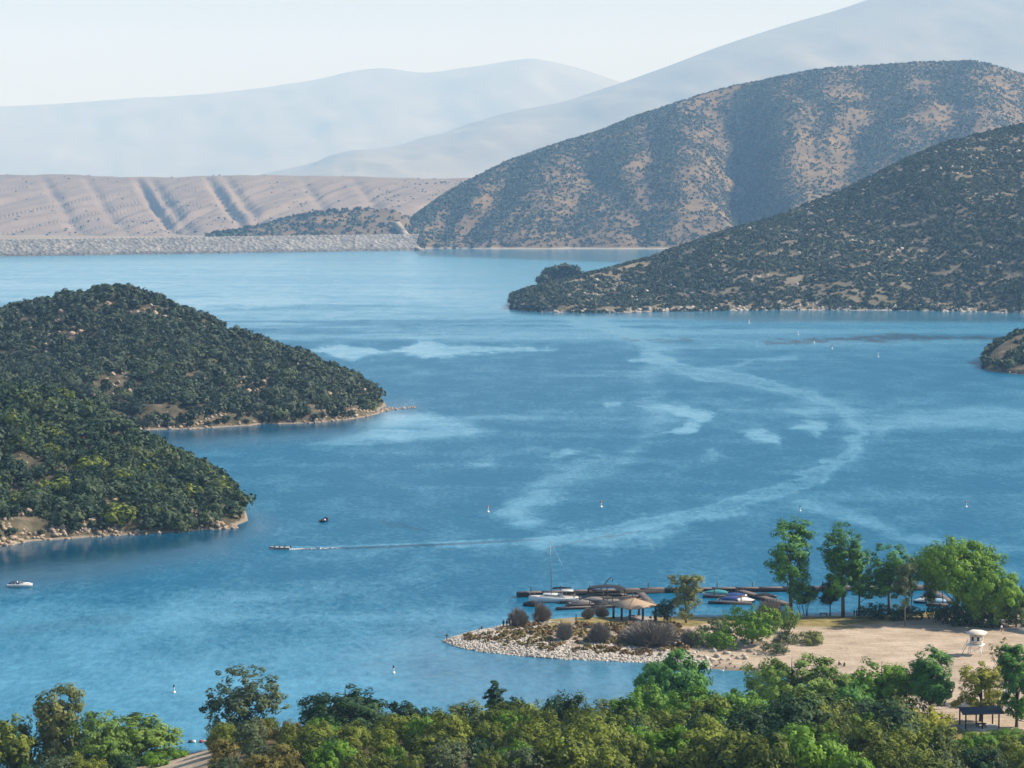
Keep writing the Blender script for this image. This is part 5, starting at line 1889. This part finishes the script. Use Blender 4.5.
# ------------------------------------------------------------------ birds at the cove
DUCK = plain('dark_feathers', (0.06, 0.05, 0.04), .8)


def bird_mesh(n, mat, bill, s=1.0):
    b = MB()
    b.tube([(-.30, 0, .20), (-.22, 0, .20), (0, 0, .19), (.16, 0, .22), (.24, 0, .27)], [.01, .07, .13, .10, .03], 8)
    b.tube([(.14, 0, .24), (.22, 0, .36), (.25, 0, .43), (.31, 0, .44)], [.07, .045, .06, .03], 7)
    b.tube([(.30, 0, .435), (.40, 0, .42)], [.028, .012], 5, m=1)
    for y in (-.05, .05):
        b.tube([(0, y, .12), (.02, y, -.03)], [.015, .015], 4, m=1)
    return b.mesh(n, [mat, bill])


dk = bird_mesh('duck', DUCK, plain('duck_bill', (0.3, 0.2, 0.05), .6))
for k, (px, py) in enumerate(((693, 661), (699, 664), (708, 666), (716, 667), (726, 669), (735, 668), (741, 670), (748, 667), (712, 664), (730, 665), (720, 664))):
    p = G(px, py)
    o = link('duck', dk)
    o.location = (p[0], p[1], max(p[2], .02))
    o.rotation_euler = (0, 0, k * 2.1)
    o.scale = (1.3,) * 3
    tag(o, 'dark duck resting on the sand at the edge of the cove', 'duck', 'ducks along the cove shore')
eg = link('white_bird', bird_mesh('white_bird', WHITE, plain('yellow_bill', (0.5, 0.3, 0.03), .5)))
eg.location = W(722, 673, .0)
eg.scale = (1.9, 1.9, 2.6)
tag(eg, 'white wading bird standing in the cove just off the sand', 'bird')

# ------------------------------------------------------------------ buoys
ORG = plain('orange_band', (0.65, 0.16, 0.03), .5)
DRK = plain('dark_band', (0.03, 0.03, 0.03), .6)


def buoy(px, py, s, top, label, group=None):
    t = empty('marker_buoy', W(px, py), random.random() * 6, s)
    b = MB()
    b.lathe([(.05, -.6), (.34, -.5), (.36, .12), (.30, .26), (.16, .32)], 12)
    b.obj('float_collar', WHITE, t, smooth=False)
    b = MB()
    b.lathe([(.15, .30), (.15, 1.05), (.15, 1.06)], 10)
    b.obj('spar', WHITE, t)
    b = MB()
    b.lathe([(.155, 1.06), (.16, 1.30), (.155, 1.55), (.08, 1.62)], 10)
    b.obj('top_band', top, t)
    tag(t, label, 'buoy', group)
    return t


buoy(174, 692.5, 1.05, DRK, 'white spar buoy with a dark top, nearest the airy tree at the bottom left')
buoy(393.5, 673, 1.05, DRK, 'white spar buoy with a dark top on the open water left of the spit tip')
buoy(488, 512, 1.35, ORG, 'orange-topped buoy above the moored sailboat, left one of the pair')
buoy(601, 507, 1.35, ORG, 'orange-topped buoy out beyond the sailboat mast, right one of the pair')
buoy(800, 511, 1.1, DRK, 'white buoy just above the lone tall cottonwood')
buoy(966, 507, 1.3, ORG, 'orange-topped buoy above the broad domed tree')
buoy(749, 323.5, 1.9, WHITE, 'distant white buoy nearest the dark right-hand headland')
buoy(798, 335, 1.8, WHITE, 'distant white buoy second from the right-hand headland')
buoy(814, 343, 1.8, DRK, 'distant dark-topped buoy on the dark streak of water')
buoy(832, 349, 1.7, DRK, 'distant dark-topped buoy below the dark streak of water')
buoy(878, 357, 1.7, WHITE, 'distant white buoy nearest the small headland at the right edge')
for k, (dx, mt, lb) in enumerate(((-1.05, DRK, 'dark half of a pair of small floats lying on the water by the airy tree'), (1.05, plain('red_float', (0.4, 0.03, 0.03), .5), 'white and red half of a pair of small floats by the airy tree'))):
    b = MB()
    b.tube([(-.7, 0, .1), (-.6, 0, .1), (.0, 0, .1)], [.2, .34, .34], 9, m=0)
    b.tube([(.004, 0, .1), (.6, 0, .1), (.7, 0, .1)], [.34, .34, .2], 9, m=1)
    o = b.obj('mooring_float', [mt, WHITE])
    o.location = W(197.5, 742.5) + np.array([dx, 0, .05])
    tag(o, lb, 'float')

# ------------------------------------------------------------------ boats
def hull_mesh(name, L, B_, hgt, mats, bow=2.2, flare=.75, stripe=False, stern=1.0, rocker=.25):
    """open hull along +x (bow), closed below, with a deck a little under the gunwale"""
    n = 14
    V = []
    for i in range(n + 1):
        t = i / n
        x = L * (t - .5)
        w_ = B_ / 2 * (stern + (1 - stern) * min(1, t * 3)) * (1 - max(0, (t - .35) / .65) ** bow)
        w_ = max(w_, .01)
        zt = hgt * (1 + rocker * max(0, t - .4))
        ring = [(x, -w_, zt), (x, -w_ * (flare + .15), zt * .45), (x, -w_ * flare * .7, -.12), (x, 0, -.28), (x, w_ * flare * .7, -.12), (x, w_ * (flare + .15), zt * .45), (x, w_, zt), (x, w_ * .88, zt), (x, w_ * .86, zt - .18), (x, -w_ * .86, zt - .18), (x, -w_ * .88, zt)]
        V += ring
    k = 11
    q, mt = [], []
    for i in range(n):
        for c in range(k):
            q.append((i * k + c, (i + 1) * k + c, (i + 1) * k + (c + 1) % k, i * k + (c + 1) % k))
            mt.append(1 if c in (0, 5) and stripe else (2 if 6 < c else 0))
    V = np.array(V)
    b = MB()
    b.v = [V]
    b.n = len(V)
    q = np.array(q)
    mt = np.array(mt)
    for mm in (0, 1, 2):
        if (mt == mm).any():
            b.q.append(q[mt == mm])
            b.qm.append(mt[mt == mm])
    st = list(range(11))
    c0 = b.n
    b.add([(-L / 2, 0, hgt * .4)], t=[(-c0 + c0, (a + 1) % 11 - c0, a - c0) for a in st])
    return b.mesh(name, mats)


def outboard(parent, x, z):
    b = MB()
    b.box((x - .18, 0, z + .35), (.42, .34, .5), taper=.8)
    b.box((x - .15, 0, z - .15), (.16, .12, .8))
    b.obj('outboard_motor', plain('motor_black', (0.02, 0.02, 0.022), .35), parent)


NAVYP = plain('navy_hull', (0.015, 0.022, 0.05), .35)
DKHULL = plain('dark_hull', (0.025, 0.022, 0.025), .4)
DECK = plain('boat_deck', (0.55, 0.53, 0.49), .6)
REDH = plain('dark_red_hull', (0.18, 0.03, 0.03), .4)
BLUEC = plain('blue_cover', (0.02, 0.055, 0.2), .8, var=.2)
TEALC = plain('teal_cover', (0.04, 0.25, 0.27), .8, var=.2)
GREYC = plain('grey_cover', (0.20, 0.19, 0.18), .9, var=.2)
GLASS = plain('smoked_glass', (0.03, 0.04, 0.05), .1, spec=.6)
BLKC = plain('black_cover', (0.02, 0.02, 0.026), .9, var=.2)

# open fishing boat under way to the left, three aboard
fb = empty('fishing_boat', W(279.5, 549.3), R(177))
link('hull', hull_mesh('hull', 6.2, 2.0, .65, [WHITE, DKHULL, DECK], stripe=True), fb)
outboard(fb, -3.1, .45)
b = MB()
for x in (-1.6, -.1, 1.3):
    b.box((x, 0, .47), (.4, 1.5, .12))
b.obj('bench', WOOD_GR, fb)
tag(fb, 'small dark-sided open boat under way to the left, trailing a long white wake', 'boat')
fl = np.array(fb.location)
for k, (dx, c, lb) in enumerate(((1.6, 'black', 'person in black seated in the tail of the moving open boat'), (.1, 'navy', 'person in navy seated in the middle of the moving open boat'), (-1.3, 'black', 'person in black seated toward the bow of the moving open boat'))):
    person('sit', fl + np.array([dx, 0, .12]), R(-90), c, 'navy', lb)
# foam of its wake
b = MB()
rgw = np.random.default_rng(5)
nw = 140
t = rgw.random(nw) ** 2.2
wkx = fl[0] + 3.2 + t * 14
wky = fl[1] + 0.17 * t * 14 + rgw.normal(0, 1, nw) * (.25 + t * .6)
o = merge_bushes('foam', np.stack([wkx, wky, np.full(nw, .04)], -1), .10 + .16 * rgw.random(nw), rgw.random(nw) * 6, T_rock, rgw.integers(0, 10, nw), WHITE, rgw.random(nw))
struct(o, 'stuff', 'white foam churned up behind the moving open boat')

# small dark blue boat seen end-on
bb = empty('small_boat', W(325, 521.5), R(70))
link('hull', hull_mesh('hull', 4.6, 2.2, .7, [NAVYP, NAVYP, DKHULL]), bb)
b = MB()
b.box((.8, 0, .95), (.12, 1.6, .5), taper=.8)
b.obj('windshield', GLASS, bb)
b = MB()
b.box((-1.9, -.75, .75), (.5, .5, .75), taper=.8)
b.obj('stern_locker', WHITE, bb)
b = MB()
b.box((-.4, 0, .47), (.5, 1.5, .14))
b.obj('bench', BLKC, bb)
outboard(bb, -2.3, .5)
tag(bb, 'small dark blue boat seen end-on, drifting above the one with the wake', 'boat')
bl = np.array(bb.location)
person('sit', bl + np.array([-.25, -.35, .12]), R(160), 'navy', 'black', 'person in navy seated on the left in the dark blue boat')
person('sit', bl + np.array([.45, -.15, .12]), R(160), 'black', 'navy', 'person in black seated on the right in the dark blue boat')

# white motorboat at the left edge
mb_ = empty('motorboat', W(20.5, 587), R(-4))
link('hull', hull_mesh('hull', 6.6, 2.4, .85, [WHITE, WHITE, DECK], rocker=.4), mb_)
b = MB()
b.add([(.4, -.95, .95), (.4, .95, .95), (2.5, .5, 1.12), (2.5, -.5, 1.12), (3.0, 0, 1.06), (.4, -.5, 1.25), (.4, .5, 1.25), (2.2, 0, 1.25)], [(0, 5, 6, 1), (0, 3, 7, 5), (1, 6, 7, 2)], [(5, 7, 6), (3, 4, 7), (4, 2, 7)])
b.obj('foredeck', WHITE, mb_)
b = MB()
b.box((.3, 0, 1.35), (.08, 1.7, .5), taper=.85)
b.obj('windshield', GLASS, mb_)
for y in (-.5, .5):
    b = MB()
    b.box((-.7, y, .95), (.5, .55, .3))
    b.box((-.95, y, 1.3), (.12, .55, .6))
    b.obj('seat', plain('navy_vinyl', (0.03, 0.05, 0.12), .6), mb_)
b = MB()
b.box((-2.3, 0, .95), (1.3, 1.9, .35), taper=.9)
b.obj('engine_cover', plain('navy_vinyl_cover', (0.03, 0.05, 0.12), .6), mb_)
b = MB()
b.box((0, 0, .13), (6.2, 2.0, .10), taper=1.04)
tag(mb_, 'white motorboat with a pointed bow and navy seats, at the left edge', 'boat')
ml = np.array(mb_.location)
person('sit', ml + np.array([-.75, -.5, .68]), R(90), 'white', 'navy', 'person in a white shirt at the wheel of the white motorboat')
person('sit', ml + np.array([-2.0, .1, .72]), R(90), 'navy', 'black', 'person in navy sitting on the engine cover of the white motorboat')

# ------------------------------------------------------------------ marina
DOCKTOP = plain('dock_deck', (0.12, 0.10, 0.09), .9, var=.3, scale=1.5)
DOCKSIDE = plain('dock_fender', (0.03, 0.027, 0.028), .8)


def dock(p0, p1, wd, label, hgt=.55, posts=0, zt=None):
    p0, p1 = np.array(p0), np.array(p1)
    L = np.linalg.norm(p1[:2] - p0[:2])
    a = math.atan2(p1[1] - p0[1], p1[0] - p0[0])
    c = (p0 + p1) / 2
    t = empty('floating_dock', (c[0], c[1], 0), a)
    b = MB()
    nseg = max(1, int(L / 6))
    for k in range(nseg):
        b.box((-L / 2 + L * (k + .5) / nseg, 0, hgt - .06), (L / nseg - .08, wd, .12))
    b.obj('deck', DOCKTOP, t)
    b = MB()
    b.box((0, 0, (hgt - .13) / 2 - .2), (L - .05, wd - .12, hgt - .12 + .4))
    b.obj('float', DOCKSIDE, t)
    for k in range(posts):
        b = MB()
        b.tube([((k + .5) / posts * L - L / 2, wd / 2 + .2, -1), ((k + .5) / posts * L - L / 2, wd / 2 + .2, 2.4)], [.14, .14], 7)
        b.obj('pile', WOOD_DK, t)
    tag(t, label, 'dock')
    return t


pA, pB, pC = W(517, 597), W(664, 592.5), W(946, 589.5)
dock(pA, pB, 2.2, 'dark floating breakwater dock behind the sailboat, at the left end of the marina', 1.25, 5)
dock(pB + np.array([.2, 0, 0]), pC, 2.2, 'long thin floating breakwater running behind the trees to the right end of the marina', 1.1, 8)
FD = [((552, 600.5), (640, 597.5), 'floating finger dock just shoreward of the breakwater, behind the sailboat'), ((560, 603.5), (648, 600.5), 'floating finger dock alongside the sailboat hull'), ((566, 606.5), (650, 604), 'floating finger dock third in from the breakwater'), ((556, 610), (625, 607), 'floating finger dock nearest the grass of the spit, dark-sided')]
for a_, c_, lb in FD:
    dock(W(*a_), W(*c_), 1.5, lb, .6, 3)
dock(W(640, 594.6), W(652, 607), 2.2, 'walkway dock tying the finger docks together behind the pavilion', .62)
for a_, c_, lb in (((703, 597.5), (748, 598.5), 'finger dock behind the teal-covered boat right of the pale yellowish tree'), ((708, 603.5), (752, 604.5), 'finger dock in front of the blue-covered boats, nearest the shore'), ((924, 600), (948, 601), 'finger dock by the blue-covered boats at the right end of the marina'), ((926, 605.5), (948, 606.5), 'finger dock nearest the shore at the right end of the marina')):
    dock(W(*a_), W(*c_), 1.5, lb, .6, 2)
dock(W(739, 592.6), W(786, 606), 2.6, 'broad gangway dock slanting from the breakwater to the shore left of the lone cottonwood', .7)
dock(W(930, 592), W(950, 604), 2.4, 'gangway dock slanting to the shore behind the broad domed tree', .7)

# sailboat
sbx = empty('sailboat', W(553.5, 602.0), R(176), 1.1)
link('hull', hull_mesh('hull', 11.5, 3.3, 1.25, [WHITE, NAVYP, DECK], stripe=False, rocker=.3, stern=.8), sbx)
b = MB()
b.box((.2, 0, 1.6), (5.2, 2.1, .75), taper=.82)
cab = b.obj('cabin', WHITE, sbx)
b = MB()
for s in (-1, 1):
    b.box((.2, s * .985, 1.62), (3.6, .03, .24))
b.obj('window', GLASS, cab)
b = MB()
b.box((-3.2, 0, 2.75), (2.8, 2.2, .12), taper=.9)
b.box((-2.0, 0, 2.3), (.1, 2.0, .8), taper=.9)
b.obj('sun_canopy', plain('pale_canvas', (0.55, 0.53, 0.50), .9), sbx)
b = MB()
b.tube([(.5, 0, 1.2), (.62, 0, 8), (.75, 0, 14.6)], [.10, .085, .05], 7)
b.tube([(.62, -1.3, 8.2), (.62, 1.3, 8.2)], [.035, .035], 5)
b.obj('mast', plain('mast_alloy', (0.16, 0.16, 0.17), .45, .4), sbx)
b = MB()
b.tube([(.5, 0, 3.0), (-4.3, 0, 3.25)], [.09, .08], 6)
b.obj('boom', METAL, sbx)
b = MB()
b.tube([(.2, 0, 3.2), (-1.8, 0, 3.42), (-4.1, 0, 3.42)], [.22, .2, .1], 7)
b.obj('furled_sail', BLKC, sbx)
b = MB()
b.tube([(.74, 0, 14.4), (-5.4, 0, 1.4)], [.02, .02], 4)
b.tube([(.70, 0, 13.0), (5.6, 0, 1.6)], [.02, .02], 4)
for s in (-1, 1):
    b.tube([(.74, 0, 14.3), (.62, s * 1.3, 8.2), (.4, s * 1.5, 1.25)], [.018, .018, .018], 4)
b.obj('stay', METAL, sbx)
b = MB()
for x in (-5, -3.4, 3, 4.4, 5.4):
    b.tube([(x, 1.2 if x < 4 else .4, 1.3), (x, 1.2 if x < 4 else .4, 2.0)], [.025, .025], 4)
b.tube([(-5, 1.2, 2), (-3.4, 1.2, 2), (3, 1.2, 2), (4.4, .4, 2), (5.6, 0, 2.1)], [.02] * 5, 4)
b.obj('railing', METAL, sbx)
b = MB()
b.tube([(5.2, 0, 1.5), (6.0, 0, 2.0), (6.9, 0, 2.2)], [.2, .24, .1], 6)
b.obj('furled_jib', BLKC, sbx)
tag(sbx, 'white sailboat with a tall bare mast moored left of the pavilion', 'sailboat')


def covered_boat(px, py, L, B_, cover, hull, label, rz):
    t = empty('covered_boat', W(px, py), rz, .86)
    link('hull', hull_mesh('hull', L, B_, .75, [hull, hull, DECK]), t)
    b = MB()
    n = 9
    rows = []
    for i in range(n + 1):
        u = i / n
        x = L * (u - .5) * .96
        w_ = B_ / 2 * (1 - max(0, (u - .4) / .6) ** 2.2) * 1.02 + .02
        h = .80 + .75 * math.sin(math.pi * min(1, u * .8 + .18)) ** 1.5
        rows += [(x, -w_, .62), (x, -w_, .84), (x, -w_ * .4, h), (x, w_ * .4, h), (x, w_, .84), (x, w_, .62)]
    b.add(rows, [(i * 6 + c, (i + 1) * 6 + c, (i + 1) * 6 + c + 1, i * 6 + c + 1) for i in range(n) for c in range(5)], [])
    b.add(rows[:6], [(0, 1, 4, 5), (1, 2, 3, 4)])
    b.obj('boat_cover', cover, t)
    outboard(t, -L / 2, .5)
    tag(t, label, 'boat')
    return t


covered_boat(530.5, 606, 4.6, 2.2, BLKC, DKHULL, 'small black-covered boat under the bow of the sailboat', R(165))
covered_boat(592, 602, 6.4, 2.2, GREYC, DECK, 'low pale boat with a grey cover moored behind the stern of the sailboat', R(178))
covered_boat(580, 605.2, 6.6, 2.3, GREYC, WHITE, 'white-hulled boat under a grey cover between two finger docks', R(176))
covered_boat(612, 604.5, 6.2, 2.3, GREYC, DKHULL, 'dark-hulled boat under a grey cover right of the white-hulled one', R(178))
covered_boat(715, 594.8, 7.6, 2.5, TEALC, WHITE, 'boat under a teal cover right of the pale yellowish tree', R(176))
covered_boat(737, 597.5, 6.0, 2.5, BLUEC, WHITE, 'boat under a bright blue cover, rear one beside the slanting gangway', R(8))
covered_boat(729, 601.5, 7.0, 2.5, BLUEC, WHITE, 'boat under a bright blue cover, front one beside the teal-covered boat', R(170))
covered_boat(746, 602.5, 5.4, 2.2, WHITE, DKHULL, 'dark-hulled boat under a white cover at the foot of the slanting gangway', R(10))
covered_boat(766, 598, 6.4, 2.4, BLKC, DKHULL, 'boat under a black cover left of the lone tall cottonwood', R(5))
covered_boat(930, 598, 5.4, 2.2, BLUEC, WHITE, 'boat under a blue cover behind the broad domed tree, farther one', R(175))
covered_boat(936, 603.6, 6.0, 2.3, plain('pale_blue_cover', (0.25, 0.42, 0.55), .8), WHITE, 'boat under a pale blue cover behind the broad domed tree, nearer one', R(178))
covered_boat(922, 603, 5.0, 2.2, WHITE, NAVYP, 'navy boat under a white cover at the left of the right-end docks', R(176))
# covered slip with a dark arched roof, and the bent rail beside it
cs = empty('covered_slip', W(607, 597.2), R(2))
b = MB()
n = 10
rows = []
for i in range(n + 1):
    a = math.pi * i / n
    rows.append((-math.cos(a) * 5.0, .35 + 1.25 * math.sin(a) ** .8))
vv = [(x, y, z + 1.35) for y in (-2.2, 2.2) for x, z in rows]
k = n + 1
b.add(vv + [(x * .99, y, z - .1) for x, y, z in vv], [(i, i + 1, k + i + 1, k + i) for i in range(n)] + [(2 * k + i, 3 * k + i, 3 * k + i + 1, 2 * k + i + 1) for i in range(n)] + [(i, 2 * k + i, 2 * k + i + 1, i + 1) for i in range(n)] + [(k + i, k + i + 1, 3 * k + i + 1, 3 * k + i) for i in range(n)])
b.obj('roof', BLKC, cs)
for sx in (-1, 0, 1):
    for sy in (-1, 1):
        b = MB()
        b.box((sx * 4.8, sy * 2.0, 1.0 if sx else 1.5), (.14, .14, 1.7 if sx else 2.6))
        b.obj('post', WOOD_DK, cs)
b = MB()
b.box((0, 0, .45), (10.4, 4.6, .3))
b.obj('deck', DOCKTOP, cs)
tag(cs, 'boat slip under a black arched cover between the sailboat and the pavilion', 'boat slip')
b = MB()
for dy in (-.35, .35):
    b.tube([(-2.0, dy, .6), (.2, dy, 3.6), (.9, dy, 3.9), (1.25, dy, 3.5), (1.15, dy, 2.9)], [.09] * 5, 6)
for k in range(4):
    t = k / 4
    b.tube([(-1.6 + 2.0 * t, -.35, 1.1 + 2.6 * t), (-1.6 + 2.0 * t, .35, 1.1 + 2.6 * t)], [.05, .05], 5)
o = b.obj('dock_ladder', plain('dark_steel', (0.08, 0.08, 0.09), .4, .5))
o.location = W(608, 594.5) + np.array([0, 0, .55])
tag(o, 'bent dark boarding ladder standing on the breakwater behind the black slip cover', 'ladder')
